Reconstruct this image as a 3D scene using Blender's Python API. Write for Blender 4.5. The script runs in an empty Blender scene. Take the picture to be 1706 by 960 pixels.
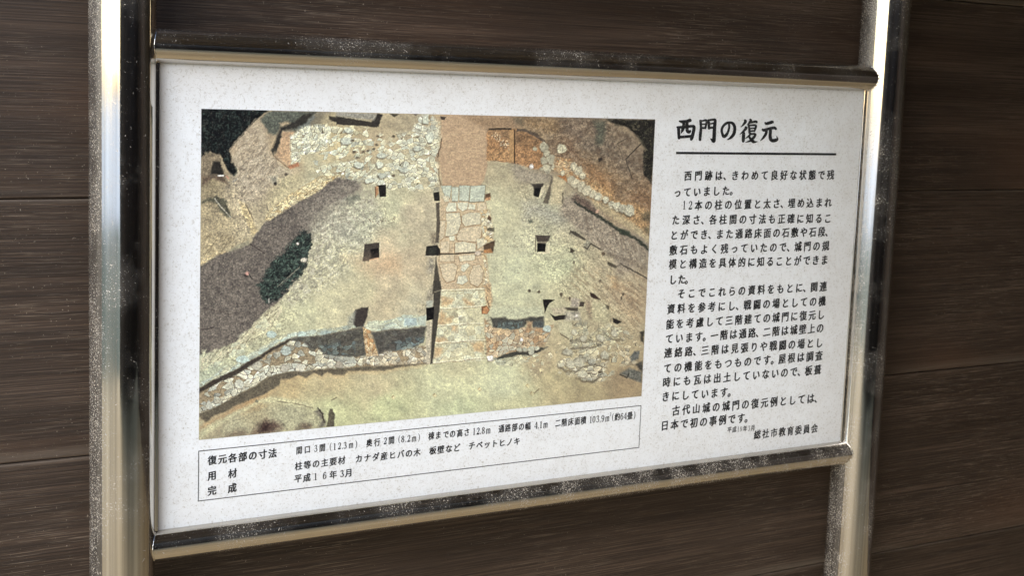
import bpy, bmesh, math, mathutils
from mathutils import Matrix, Vector
import numpy as np

scene = bpy.context.scene
COL = scene.collection
U = 0.70            # metres per board unit
H0 = 1.50           # height of the top edge of the printed picture


# ---- survey of the sign: camera pose solved from the photograph, board plane units (1 unit = U metres)
F = 2468.348
RM = np.array([[0.8495831029869434, -0.036501189185684756, -0.5261902833644],
               [-0.04129265508906516, 0.9899381566501523, -0.13534165154819916],
               [0.5258359703888392, 0.13671177416788033, 0.839527499876626]])
TV = np.array([-0.54702622, -0.3159036, 2.60802089])
CB = -RM.T @ TV
def board(u, v, z=0.0):
    r = RM.T @ np.array([(u - 853) / F, (v - 480) / F, 1.0])
    return CB + r * ((z - CB[2]) / r[2])
def to_px(X, Y, Z=0.0):
    c = [RM[i, 0] * X + RM[i, 1] * Y + RM[i, 2] * Z + TV[i] for i in range(3)]
    return 853 + F * c[0] / c[2], 480 + F * c[1] / c[2]
def W(X, Y, Z):     # board plane -> world (x right, y into the wall, z up)
    return Vector((X * U, Z * U, H0 - Y * U))

# ------------------------------------------------------------------ camera
cam = bpy.data.cameras.new('camera')
cam.sensor_width = 36.0
cam.lens = F / 1706 * 36.0
cam.clip_start = 0.05; cam.clip_end = 2000
co = bpy.data.objects.new('camera', cam); COL.objects.link(co)
def bw(v): return Vector((v[0], v[2], -v[1]))
r_, d_, f_ = bw(RM[0]), bw(RM[1]), bw(RM[2])
m = Matrix((r_, -d_, -f_)).transposed().to_4x4()
m.translation = W(*CB)
co.matrix_world = m
cam.dof.use_dof = True; cam.dof.focus_distance = 1.95; cam.dof.aperture_fstop = 16.0
scene.camera = co

# ------------------------------------------------------------------ light
SUN_EL, SUN_AZ = math.radians(31), math.radians(-50)   # azimuth measured from -y (out of the wall) towards +x
sd = Vector((math.sin(SUN_AZ) * math.cos(SUN_EL), -math.cos(SUN_AZ) * math.cos(SUN_EL), math.sin(SUN_EL)))
sun = bpy.data.lights.new('sun', 'SUN'); sun.energy = 0.95; sun.angle = math.radians(50); sun.color = (1.0, .985, .965)
so = bpy.data.objects.new('sun', sun); COL.objects.link(so)
so.rotation_euler = (-sd).to_track_quat('-Z', 'Y').to_euler(); so.location = (0, 0, 12)
wd = bpy.data.worlds.new('World'); scene.world = wd; wd.use_nodes = True
nt = wd.node_tree
sky = nt.nodes.new('ShaderNodeTexSky'); sky.sky_type = 'NISHITA'; sky.sun_disc = False
sky.sun_elevation = SUN_EL; sky.sun_rotation = math.atan2(sd.x, sd.y)
sky.air_density = 1.0; sky.dust_density = 0.7; sky.ozone_density = 1.0
bg = nt.nodes['Background']; bg.inputs[1].default_value = 0.15
nt.links.new(sky.outputs[0], bg.inputs[0])
vs = scene.view_settings
vs.view_transform = 'Standard'; vs.look = 'None'; vs.exposure = 1.60; vs.gamma = 1.0
scene.cycles.use_denoising = True
scene.cycles.max_bounces = 8; scene.cycles.diffuse_bounces = 5; scene.cycles.glossy_bounces = 5
scene.cycles.sample_clamp_indirect = 6
scene.cycles.caustics_reflective = False; scene.cycles.caustics_refractive = False

# ------------------------------------------------------------------ node helpers
class N:
    def __init__(s, name):
        s.m = bpy.data.materials.new(name); s.m.use_nodes = True
        s.t = s.m.node_tree; s.p = s.t.nodes['Principled BSDF']
        s.tc = s.t.nodes.new('ShaderNodeTexCoord')
    def n(s, k, **kw):
        o = s.t.nodes.new('ShaderNode' + k)
        for a, b in kw.items(): setattr(o, a, b)
        return o
    def l(s, a, b): s.t.links.new(a, b)
    def val(s, x, sock):
        if hasattr(x, 'is_output'): s.l(x, sock)
        else: sock.default_value = x
    def map(s, scale=(1, 1, 1), rot=(0, 0, 0), loc=(0, 0, 0), src=None):
        o = s.n('Mapping'); o.inputs[1].default_value = loc; o.inputs[2].default_value = rot; o.inputs[3].default_value = scale
        s.l(src or s.tc.outputs['Object'], o.inputs[0]); return o.outputs[0]
    def noise(s, vec, scale, detail=4, rough=.55, dist=0.0):
        o = s.n('TexNoise'); s.l(vec, o.inputs['Vector']); o.inputs['Scale'].default_value = scale
        o.inputs['Detail'].default_value = detail; o.inputs['Roughness'].default_value = rough; o.inputs['Distortion'].default_value = dist
        return o.outputs['Fac']
    def ramp(s, f, a, b, lo=0.0, hi=1.0):
        o = s.n('MapRange'); o.clamp = True; s.val(f, o.inputs[0])
        for i, v in enumerate((a, b, lo, hi)): s.val(v, o.inputs[1 + i])
        return o.outputs[0]
    def math(s, op, a, b=0.0):
        o = s.n('Math', operation=op); s.val(a, o.inputs[0]); s.val(b, o.inputs[1]); return o.outputs[0]
    def mix(s, f, a, b):
        o = s.n('Mix', data_type='RGBA'); s.val(f, o.inputs[0])
        for x, i in ((a, 6), (b, 7)):
            if hasattr(x, 'is_output'): s.l(x, o.inputs[i])
            else: o.inputs[i].default_value = (*x, 1)
        return o.outputs[2]
    def bump(s, h, strength, dist):
        o = s.n('Bump'); o.inputs['Strength'].default_value = strength; o.inputs['Distance'].default_value = dist
        s.l(h, o.inputs['Height']); s.l(o.outputs[0], s.p.inputs['Normal'])

def wood_mat():
    k = N('dark_stained_timber'); p = k.p
    oi = k.n('ObjectInfo'); add = k.n('VectorMath', operation='ADD')
    cmb = k.n('CombineXYZ'); k.l(k.math('MULTIPLY', oi.outputs['Random'], 13.0), cmb.inputs[0]); k.l(k.math('MULTIPLY', oi.outputs['Random'], 7.0), cmb.inputs[2])
    k.l(k.tc.outputs['Object'], add.inputs[0]); k.l(cmb.outputs[0], add.inputs[1]); v = add.outputs[0]
    wav = k.noise(k.map((.9, 1, 5), src=v), 1.6, 3)
    broad = k.noise(k.map((.7, 1, 14), src=v), 1.5, 5, .6)
    fine = k.noise(k.map((3.2, 20, 640), src=v), 1.0, 4, .65)
    pore = k.noise(k.map((18, 60, 900), src=v), 1.0, 3, .6)
    worn = k.noise(k.map((3.0, 3, 6), src=v), 1.0, 4, .6)
    c = k.mix(k.ramp(broad, .3, .72), (.028, .0165, .0098), (.088, .060, .043))
    c = k.mix(k.ramp(fine, .38, .58, 0, .9), c, (.017, .011, .0075))
    s_ = k.math('MULTIPLY', k.ramp(pore, .56, .66), k.ramp(worn, .40, .62, .15, 1))
    c = k.mix(k.math('MULTIPLY', s_, .42), c, (.25, .195, .145))
    hue = k.noise(k.map((1.2, 1, 3), src=v), 1.3, 2)
    c = k.mix(k.ramp(hue, .55, .72, 0, .45), c, (.085, .046, .028))
    sg = k.n('SeparateXYZ'); k.l(k.tc.outputs['Generated'], sg.inputs[0])     # weathered lips along the joints
    lip = k.math('MAXIMUM', k.ramp(sg.outputs[2], .050, .012, 0, 1), k.ramp(sg.outputs[2], .982, .996, 0, .8))
    lw = k.ramp(k.noise(k.map((1.6, 1, 40), src=v), 1.0, 4, .6), .40, .62)
    c = k.mix(k.math('MULTIPLY', k.math('MULTIPLY', lip, lw), .75), c, (.125, .098, .074))
    dust = k.ramp(k.noise(k.map((1, 1, 1), src=v), 330, 2, .5), .70, .76)
    c = k.mix(k.math('MULTIPLY', dust, k.ramp(worn, .42, .6, .05, .6)), c, (.36, .31, .25))
    k.l(c, p.inputs['Base Color'])
    k.l(k.ramp(fine, .3, .7, .40, .62), p.inputs['Roughness'])
    p.inputs['Specular IOR Level'].default_value = .38
    k.bump(k.math('ADD', k.math('MULTIPLY', fine, .7), k.math('MULTIPLY', pore, .5)), .55, .0016)
    return k.m

def steel_mat(name, axis, dusty):
    k = N(name); p = k.p; v = k.tc.outputs['Object']
    sc = (140, 140, 1.2) if axis == 'z' else (1.2, 140, 140)
    br = k.noise(k.map(sc), 1.0, 3, .6)
    sc2 = (120, 120, .35) if axis == 'z' else (.35, 120, 120)
    br2 = k.noise(k.map(sc2), 1.0, 2, .5)
    patch = k.noise(k.map((1, 1, 1)), 9, 4, .6)
    patch2 = k.noise(k.map((1, 1, 1), loc=(3, 1, 7)), 26, 3, .6)
    sp = k.noise(k.map((1, 1, 1)), 620, 2, .5, .6)
    sp2 = k.noise(k.map((1, 1, 1), loc=(5, 2, 1)), 260, 3, .6, 1.2)
    geo = k.n('NewGeometry'); sep = k.n('SeparateXYZ'); k.l(geo.outputs['Normal'], sep.inputs[0])
    up = k.ramp(sep.outputs[2], -.2, .9, 0, 1)                      # dust settles on upward faces
    film = k.math('MULTIPLY', k.ramp(patch, .48, .68), dusty)
    film = k.math('ADD', film, k.math('MULTIPLY', up, .25 if axis == 'x' else 0.0))
    if axis == 'x':
        so_ = k.n('SeparateXYZ'); k.l(v, so_.inputs[0])
        low = k.math('MULTIPLY', k.ramp(so_.outputs[0], .12, .5), k.ramp(so_.outputs[2], 1.25, 1.05))
        film = k.math('MAXIMUM', film, k.math('MULTIPLY', low, k.ramp(patch2, .36, .56, .1, 1)))
    if axis == 'z': film = k.math('MAXIMUM', film, k.math('MULTIPLY', k.ramp(sep.outputs[0], -.50, -.92), k.ramp(patch2, .3, .55, .35, 1)))
    thr = k.math('SUBTRACT', .73, k.math('MULTIPLY', film, .16))
    s = k.ramp(k.math('SUBTRACT', sp, thr), 0, .035)
    s2 = k.math('MULTIPLY', k.ramp(sp2, .67, .72), k.ramp(patch2, .45, .6))
    dust = k.math('MULTIPLY', k.math('MAXIMUM', s, s2), .8)
    haze = k.math('MULTIPLY', film, .09)
    f = k.math('MAXIMUM', dust, haze)
    steel = k.mix(k.ramp(br2, .34, .62), (.47, .44, .40), (.68, .645, .59))          # long drawn lines and old wipe marks
    steel = k.mix(k.math('MULTIPLY', k.ramp(br, .60, .70), .45), steel, (.30, .275, .245))
    k.l(k.mix(f, steel, (.42, .36, .28)), p.inputs['Base Color'])
    k.l(k.math('SUBTRACT', 1.0, f), p.inputs['Metallic'])
    rg = k.ramp(br, .3, .7, .03, .10)
    k.l(k.math('ADD', rg, k.math('MULTIPLY', f, .5)), p.inputs['Roughness'])
    k.bump(k.math('ADD', k.math('MULTIPLY', br, .35), br2), .10, .0014)
    return k.m

def dirt_nodes(k):
    """speckles, curled fibres and greyed patches on the outdoor print, in metres"""
    v = k.tc.outputs['Object']
    grime = k.noise(k.map((1, 1, 1)), 5.5, 5, .62)
    grime2 = k.noise(k.map((1, 1, 1), loc=(3, 3, 3)), 38, 5, .7)
    sep = k.n('SeparateXYZ'); k.l(v, sep.inputs[0])
    def edge(sock, a, b): return k.ramp(sock, a, b, 1, 0)
    xl, xr = -.0753 * U, 1.602 * U; zt, zb = H0 + .0765 * U, H0 - .757 * U
    e = k.math('MAXIMUM', k.ramp(sep.outputs[0], xr - .11, xr - .012, 0, .8), k.ramp(sep.outputs[0], xl + .03, xl, 0, .9))
    e = k.math('MAXIMUM', e, k.ramp(sep.outputs[2], zt - .07, zt - .01, 0, .85))
    e = k.math('MAXIMUM', e, k.ramp(sep.outputs[2], zb + .10, zb, 0, .45))
    e = k.math('MULTIPLY', e, k.ramp(grime, .25, .62, .25, 1))
    fib = k.noise(k.map((1, 1, 1), rot=(0, .6, 0)), 150, 1, .4, 2.0)
    band = k.math('SUBTRACT', 1.0, k.ramp(k.math('ABSOLUTE', k.math('SUBTRACT', fib, .5)), .004, .050))
    fm = k.ramp(k.noise(k.map((1, 1, 1), loc=(9, 4, 2)), 150, 2, .5), .47, .58)
    dens = k.ramp(k.math('ADD', k.math('MULTIPLY', grime, .6), k.math('MULTIPLY', k.noise(k.map((1, 1, 1), loc=(2, 8, 5)), 22, 3, .6), .4)), .38, .62, .12, 1.0)
    dens = k.math('MAXIMUM', dens, k.math('MULTIPLY', e, 1.1))
    fibre = k.math('MULTIPLY', k.math('MULTIPLY', band, fm), dens)
    dots = k.math('MULTIPLY', k.ramp(k.noise(k.map((1, 1, 1), loc=(1, 7, 3)), 330, 2, .5), .60, .67), k.ramp(grime2, .35, .60, .2, 1))
    return e, fibre, dots, grime2

def panel_mat():
    k = N('white_printed_panel'); p = k.p
    e, fibre, dots, g2 = dirt_nodes(k)
    c = k.mix(k.ramp(g2, .42, .66, 0, .28), (.775, .805, .835), (.60, .60, .58))
    c = k.mix(k.math('MULTIPLY', e, .55), c, (.50, .47, .43))
    sx = k.n('SeparateXYZ'); k.l(k.tc.outputs['Object'], sx.inputs[0])
    le = k.ramp(sx.outputs[0], -.0753 * U + .017, -.0753 * U, 0, 1)
    c = k.mix(k.math('MULTIPLY', k.math('MULTIPLY', le, le), .75), c, (.30, .245, .19))
    c = k.mix(k.math('MULTIPLY', fibre, .60), c, (.33, .30, .26))
    c = k.mix(k.math('MULTIPLY', dots, .65), c, (.34, .31, .26))
    k.l(c, p.inputs['Base Color']); p.inputs['Roughness'].default_value = .42; p.inputs['Specular IOR Level'].default_value = .3
    return k.m
def ink_mat():
    k = N('black_printing_ink'); p = k.p
    e, fibre, dots, g2 = dirt_nodes(k)
    c = k.mix(k.math('MULTIPLY', k.math('MAXIMUM', fibre, dots), .35), (.012, .013, .015), (.30, .29, .27))
    k.l(c, p.inputs['Base Color']); p.inputs['Roughness'].default_value = .45; p.inputs['Specular IOR Level'].default_value = .3
    return k.m
def line_mat():
    k = N('thin_grey_printed_line'); k.p.inputs['Base Color'].default_value = (.085, .09, .095, 1); k.p.inputs['Roughness'].default_value = .45
    n_ = k.noise(k.map((1, 1, 1)), 300, 2); k.l(k.mix(n_, (.05, .053, .056), (.12, .125, .13)), k.p.inputs['Base Color']); return k.m
def print_mat():
    k = N('printed_colour_picture'); p = k.p
    a = k.n('VertexColor'); a.layer_name = 'print'
    e, fibre, dots, g2 = dirt_nodes(k)
    c = k.mix(k.math('MULTIPLY', k.math('MAXIMUM', dots, fibre), .10), a.outputs[0], (.45, .42, .36))
    k.l(c, p.inputs['Base Color']); p.inputs['Roughness'].default_value = .40; p.inputs['Specular IOR Level'].default_value = .3
    return k.m
def ground_mat():
    k = N('sandy_ground'); p = k.p
    a = k.noise(k.map((1, 1, 1)), 1.2, 6, .6); b = k.noise(k.map((1, 1, 1)), 45, 4, .6)
    c = k.mix(k.ramp(a, .3, .7), (.54, .40, .21), (.62, .47, .26)); c = k.mix(k.ramp(b, .45, .7, 0, .5), c, (.33, .24, .14))
    k.l(c, p.inputs['Base Color']); p.inputs['Roughness'].default_value = .9; k.bump(b, .5, .01); return k.m
def lawn_mat():
    k = N('grass'); p = k.p
    a = k.noise(k.map((1, 1, 1)), 3, 6, .6); b = k.noise(k.map((1, 1, 1)), 60, 4, .6)
    c = k.mix(a, (.055, .085, .055), (.075, .115, .07)); c = k.mix(k.ramp(b, .4, .7, 0, .6), c, (.03, .06, .035))
    k.l(c, p.inputs['Base Color']); p.inputs['Roughness'].default_value = .8; k.bump(b, .8, .03); return k.m
def reflection_sheet_mat():
    k = N('pale_reflection_sheet'); n_ = k.noise(k.map((1, 1, 1)), 2, 5, .6); k.l(k.mix(n_, (.62, .66, .67), (.74, .76, .77)), k.p.inputs['Base Color']); k.p.inputs['Roughness'].default_value = .9; return k.m  # pale colour of the added far sheet that the posts mirror
M_REFLECT = reflection_sheet_mat(); M_WOOD = wood_mat()
M_POST = steel_mat('polished_steel_post', 'z', .95); M_RAIL = steel_mat('polished_steel_rail', 'x', .6)
M_PANEL = panel_mat(); M_INK = ink_mat(); M_LINE = line_mat(); M_PRINT = print_mat(); M_GROUND = ground_mat(); M_LAWN = lawn_mat()

# ------------------------------------------------------------------ object helpers
def obj(name, me, mat, parent=None):
    o = bpy.data.objects.new(name, me); COL.objects.link(o)
    if mat: me.materials.append(mat)
    if parent: o.parent = parent
    return o
def from_bm(name, bm, mat, parent=None, smooth=False):
    me = bpy.data.meshes.new(name); bm.to_mesh(me); bm.free()
    if smooth:
        for f in me.polygons: f.use_smooth = True
    return obj(name, me, mat, parent)
def thing(name, label, cat, group=None):
    o = bpy.data.objects.new(name, None); COL.objects.link(o); o['label'] = label; o['category'] = cat
    if group: o['group'] = group
    return o
def box(bm, a, b, bev=0.0, seg=2):
    ret = bmesh.ops.create_cube(bm, size=1.0); vs_ = ret['verts']
    for v in vs_:
        v.co = Vector([a[i] + (b[i] - a[i]) * (v.co[i] + .5) for i in range(3)])
    if bev:
        es = list({e for v in vs_ for e in v.link_edges})
        bmesh.ops.bevel(bm, geom=es, offset=bev, segments=seg, affect='EDGES', profile=.5)
def tube(bm, p0, p1, r, seg=96, rings=1, dome=False):
    p0, p1 = Vector(p0), Vector(p1); d = (p1 - p0).normalized()
    a = d.orthogonal().normalized(); b = d.cross(a)
    prof = [(p0 + (p1 - p0) * i / rings, r) for i in range(rings + 1)]
    if dome:
        prof += [(p1, r)] + [(p1 + d * r * .45 * math.sin(t), r * math.cos(t)) for t in (.3, .6, .9, 1.2, 1.45)]
    loops = [[bm.verts.new(c + (a * math.cos(2 * math.pi * i / seg) + b * math.sin(2 * math.pi * i / seg)) * rr) for i in range(seg)] for c, rr in prof]
    for j, (A, B) in enumerate(zip(loops, loops[1:])):
        if dome and j == rings: continue
        for i in range(seg):
            bm.faces.new((A[i], A[(i + 1) % seg], B[(i + 1) % seg], B[i]))
    for lp in (loops[0][::-1], loops[-1]):          # caps on vertices of their own, so the barrel shades straight
        bm.faces.new([bm.verts.new(v.co) for v in lp])
    bmesh.ops.recalc_face_normals(bm, faces=bm.faces)

# ------------------------------------------------------------------ setting
bm = bmesh.new(); bmesh.ops.create_grid(bm, x_segments=1, y_segments=1, size=600)
g = from_bm('ground', bm, M_GROUND); g['kind'] = 'structure'
def sheet(name, pts, z, mat):
    bm = bmesh.new(); bm.faces.new([bm.verts.new((x, y, z)) for x, y in pts]); o = from_bm(name, bm, mat); o['kind'] = 'structure'
ring = lambda r, a0, a1, n: [(r * math.sin(math.radians(a0 + (a1 - a0) * i / n)), -r * math.cos(math.radians(a0 + (a1 - a0) * i / n))) for i in range(n + 1)]
sheet('lawn', ring(5.9, -92, 14, 12) + ring(13.5, 14, -92, 12), .004, M_LAWN)
sheet('far_reflection_sheet', ring(13.5, -92, 14, 12) + ring(90, 14, -92, 12), .008, M_REFLECT)  # unseen pale sheet, added to give the posts a bluish-white band to reflect

ZW = .135                                     # wall face, board units behind the panel
seams = [board(u, v, ZW)[1] for u, v in ((0, 332), (0, 775), (1376, 938))]
seams = [H0 - s * U for s in seams]           # heights of the joints between boards
seams = [H0 - board(1640, 5, ZW)[1] * U] + seams
while seams[0] < 3.0: seams.insert(0, seams[0] + .328)
while seams[-1] > .3: seams.append(seams[-1] - .330)
seams.append(.02)
gate = thing('timber_gate_wall', 'dark brown horizontal plank wall behind the steel sign', 'wall')
gate.location = (0, 0, 0)
rr = np.random.RandomState(3)
for i in range(len(seams) - 1):
    zt, zb = seams[i], seams[i + 1]
    bm = bmesh.new(); y0 = ZW * U + rr.uniform(0, .0012)
    box(bm, (-3.2, y0, zb + .0004), (9.0, y0 + .03, zt - .0008), 0.0022, 2)
    from_bm('board', bm, M_WOOD, gate)
bm = bmesh.new(); box(bm, (-3.2, ZW * U + .036, .02), (9.0, ZW * U + .06, 3.3)); from_bm('backing', bm, M_WOOD, gate)
bm = bmesh.new(); box(bm, (.12, -2.2, 2.2), (3.4, ZW * U + .03, 2.32)); from_bm('ceiling', bm, M_WOOD, gate)
bm = bmesh.new(); box(bm, (-2.45, -5.2, 0), (9.0, -5.0, 4.2)); from_bm('opposite_wall', bm, M_WOOD, gate)
bm = bmesh.new(); box(bm, (3.4, -4.99, 0), (3.6, ZW * U - .002, 2.9)); from_bm('end_occluder', bm, M_WOOD, gate)  # unseen wall added as an occluder, keeps the right-hand planks dark
PRINT_GAIN = 1.0
# ---- the printed aerial picture, painted as colours on a fine grid (flat print)
rng = np.random.RandomState(7)
PW, PH = 960, 575
PY1 = 0.5982
gx, gy = np.meshgrid(np.linspace(0, 1, PW), np.linspace(0, PY1, PH))
PX, PYY = to_px(gx, gy)
PX = PX.astype(np.float32); PYY = PYY.astype(np.float32)
_lat = rng.rand(8, 256, 256).astype(np.float32)
def vnoise(x, y, k=0):
    xi = np.floor(x).astype(int); yi = np.floor(y).astype(int)
    fx = x - xi; fy = y - yi
    fx = fx * fx * (3 - 2 * fx); fy = fy * fy * (3 - 2 * fy)
    L = _lat[k % 8]
    a = L[yi & 255, xi & 255]; b = L[yi & 255, (xi + 1) & 255]
    c = L[(yi + 1) & 255, xi & 255]; d = L[(yi + 1) & 255, (xi + 1) & 255]
    return (a + (b - a) * fx) * (1 - fy) + (c + (d - c) * fx) * fy
def fbm(s, k=0, oct=4, ang=0.0, asp=1.0, X=None, Y=None):
    X = PX if X is None else X; Y = PYY if Y is None else Y
    ca, sa = np.cos(ang), np.sin(ang)
    x = (X * ca + Y * sa) / (s * asp) + 17 * k; y = (-X * sa + Y * ca) / s + 31 * k
    o = 0; amp = 1; tot = 0
    for i in range(oct):
        o = o + amp * vnoise(x, y, k + i); tot += amp; amp *= .55; x = x * 2.03 + 5; y = y * 2.03 + 9
    return o / tot - .5
N1 = fbm(6, 1); N2 = fbm(6, 3); NB = fbm(40, 5); NF = fbm(2.2, 2, 2); NM = fbm(14, 4)
IMG = np.zeros((PH, PW, 3), np.float32)
ORG = {1: (320, 170), 2: (560, 170), 3: (800, 170), 4: (320, 320), 5: (560, 320), 6: (800, 320),
       7: (320, 470), 8: (560, 470), 9: (800, 470), 10: (320, 590)}
def Q(k, s):
    v = np.array([[float(t) for t in p.split(',')] for p in s.split()])
    if k:
        v = v / 5.647 + np.array(ORG[k])
    return v
def sdf(poly, pad, wob):
    x0, y0 = poly.min(0) - pad; x1, y1 = poly.max(0) + pad
    m = (PX > x0) & (PX < x1) & (PYY > y0) & (PYY < y1)
    if not m.any():
        return None
    r = np.where(m.any(1))[0]; c = np.where(m.any(0))[0]
    sl = (slice(r[0], r[-1] + 1), slice(c[0], c[-1] + 1))
    X = PX[sl] + N1[sl] * wob; Y = PYY[sl] + N2[sl] * wob
    d = np.full(X.shape, 1e9, np.float32); ins = np.zeros(X.shape, bool)
    n = len(poly)
    for i in range(n):
        ax, ay = poly[i]; bx, by = poly[(i + 1) % n]
        ex, ey = bx - ax, by - ay
        t = np.clip(((X - ax) * ex + (Y - ay) * ey) / (ex * ex + ey * ey + 1e-9), 0, 1)
        d = np.minimum(d, (X - ax - t * ex) ** 2 + (Y - ay - t * ey) ** 2)
        if ay != by:
            ins ^= ((ay > Y) != (by > Y)) & (X < ex * (Y - ay) / (by - ay) + ax)
    d = np.sqrt(d)
    return sl, np.where(ins, d, -d)
def mask(poly, soft=1.2, wob=3.0):
    r = sdf(poly, soft + wob + 2, wob)
    if r is None:
        return None
    return r[0], np.clip(r[1] / soft * .5 + .5, 0, 1)
def blend(sl, a, col):
    IMG[sl] = IMG[sl] * (1 - a[..., None]) + np.asarray(col, np.float32) * a[..., None]
def fill(k, s, col, soft=1.2, wob=3.0, tex=0.12, op=1.0):
    r = mask(Q(k, s) if isinstance(s, str) else s, soft, wob)
    if r is None:
        return
    sl, a = r
    c = np.asarray(col, np.float32) * (1 + tex * 2 * (N1[sl] + NF[sl] * .7))[..., None]
    blend(sl, a * op, c)
def line(k, s, col, w, wob=2.0, soft=1.0, op=1.0):
    p = Q(k, s) if isinstance(s, str) else s
    for i in range(len(p) - 1):
        a, b = p[i], p[i + 1]
        L = np.hypot(*(b - a)) + 1e-6; nrm = np.array([-(b - a)[1], (b - a)[0]]) / L * w / 2
        fill(0, np.array([a + nrm, b + nrm, b - nrm, a - nrm]), col, soft, wob, .12, op)
WX = fbm(26, 2, 2); WY = fbm(26, 6, 2)
def cells(sl, size, ang, asp, seed, jit=.95):
    ca, sa = np.cos(ang), np.sin(ang)
    X = PX[sl] + N1[sl] * 2.0 + WX[sl] * 11; Y = PYY[sl] + N2[sl] * 2.0 + WY[sl] * 11
    x = (X * ca + Y * sa) / (size * asp); y = (-X * sa + Y * ca) / size
    xi = np.floor(x).astype(int); yi = np.floor(y).astype(int)
    J = np.random.RandomState(seed).rand(4, 128, 128).astype(np.float32)
    z = np.zeros(x.shape); f1 = z + 9.; f2 = z + 9.; idv = z.copy(); id2 = z.copy(); dx1 = z.copy(); dy1 = z.copy()
    for dy in (-1, 0, 1):
        for dx in (-1, 0, 1):
            cx = (xi + dx) & 127; cy = (yi + dy) & 127
            ox = x - (xi + dx + .5 + (J[0][cy, cx] - .5) * jit); oy = y - (yi + dy + .5 + (J[1][cy, cx] - .5) * jit)
            d = np.abs(ox) ** 1.5 + np.abs(oy) ** 1.5 + (J[3][cy, cx] - .5) * .25      # angular cells of mixed size
            n = d < f1
            f2 = np.where(n, f1, np.minimum(f2, d)); idv = np.where(n, J[2][cy, cx], idv); id2 = np.where(n, J[3][cx, cy], id2)
            dx1 = np.where(n, ox, dx1); dy1 = np.where(n, oy, dy1); f1 = np.where(n, d, f1)
    return f1, f2, idv, id2, dx1, dy1
def stones(k, s, size, col, gap, ang=0., asp=1.4, dens=1.0, seed=1, gw=.16, soft=3.0, wob=6.0, var=.16, ground=None, op=1.0, cast=.35, tint=None):
    r = mask(Q(k, s) if isinstance(s, str) else s, soft, wob)
    if r is None:
        return
    sl, a = r
    f1, f2, idv, id2, dx, dy = cells(sl, size, ang, asp, seed)
    e = f2 - f1; has = (id2 < dens).astype(np.float32)
    if ground is not None:
        blend(sl, a * op, np.asarray(ground, np.float32) * (1 + .34 * N1[sl] + .3 * NF[sl])[..., None])
    body = np.clip((e - gw * .45) / .10, 0, 1) * has
    ca, sa = np.cos(ang), np.sin(ang)
    wx = dx * ca - dy * sa; wy = dx * sa + dy * ca                # back to picture axes
    side = np.clip((-wx * .75 + wy) * 1.6, -1, 1)                 # +1 lower left (dark), -1 upper right (lit)
    rim = np.clip(1 - e / (gw * 2.6), 0, 1)
    ph = idv * 40
    shade = 1 + var * 1.7 * (idv - .5) + .20 * (np.cos(ph) * dx + np.sin(ph) * dy) + .16 * NF[sl] + .14 * N1[sl] - rim * side * (.16 + .16 * cast)
    c = np.asarray(col, np.float32)[None, None] * shade[..., None]
    tw = (np.modf(idv * 13.7)[0] - .5)[..., None]
    c = c * (1 + tw * np.array([.05, 0, -.08], np.float32))
    if tint is not None:
        tm = (np.modf(idv * 7.3)[0] > .72)[..., None]
        c = np.where(tm, c * .45 + np.asarray(tint, np.float32) * .55, c)
    crack = np.clip(1 - np.abs(e - gw * .25) / (gw * .8), 0, 1) * has * np.clip(.5 + .6 * side + 1.6 * N2[sl], 0, 1)
    blend(sl, a * body * op, c)
    blend(sl, a * crack * op, np.asarray(gap, np.float32) * (1 + .4 * N2[sl])[..., None])
def blob(k, x, y, r, col, asp=1.0, shade=(98, 86, 60), h=.55):
    c = Q(k, '%f,%f' % (x, y))[0]; r = r / 5.647
    t = np.linspace(0, 2 * np.pi, 9)[:-1] + rng.rand() * .6
    rad = r * (.82 + .36 * rng.rand(8))
    p = np.stack([c[0] + np.cos(t) * rad * asp, c[1] + np.sin(t) * rad], 1)
    fill(0, p + np.array([-.9, 1.5]) * h, shade, 1.6, 2.5, .12, .85)
    fill(0, p, np.array(col) * (.92 + .16 * rng.rand()), 1.2, 3.5)
def specks(k, s, n, col, r=(.5, 1.1), seed=3, op=.8):
    p = Q(k, s) if isinstance(s, str) else s
    R = np.random.RandomState(seed); lo, hi = p.min(0), p.max(0)
    mk = mask(p, 1, 0)
    for i in range(n):
        c = lo + R.rand(2) * (hi - lo); rr = r[0] + (r[1] - r[0]) * R.rand()
        ins = False; m = len(p)
        for j in range(m):
            a, b = p[j], p[(j + 1) % m]
            if (a[1] > c[1]) != (b[1] > c[1]) and c[0] < (b[0] - a[0]) * (c[1] - a[1]) / (b[1] - a[1]) + a[0]:
                ins = not ins
        if not ins:
            continue
        an = R.rand() * 3.14; ax = np.array([np.cos(an), np.sin(an)]) * rr * (1 + 2 * R.rand()); bx = np.array([-np.sin(an), np.cos(an)]) * rr * .7
        fill(0, np.array([c - ax, c - bx, c + ax, c + bx]), np.array(col) * (.7 + .6 * R.rand()), .7, 1.0, .1, op)

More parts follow.
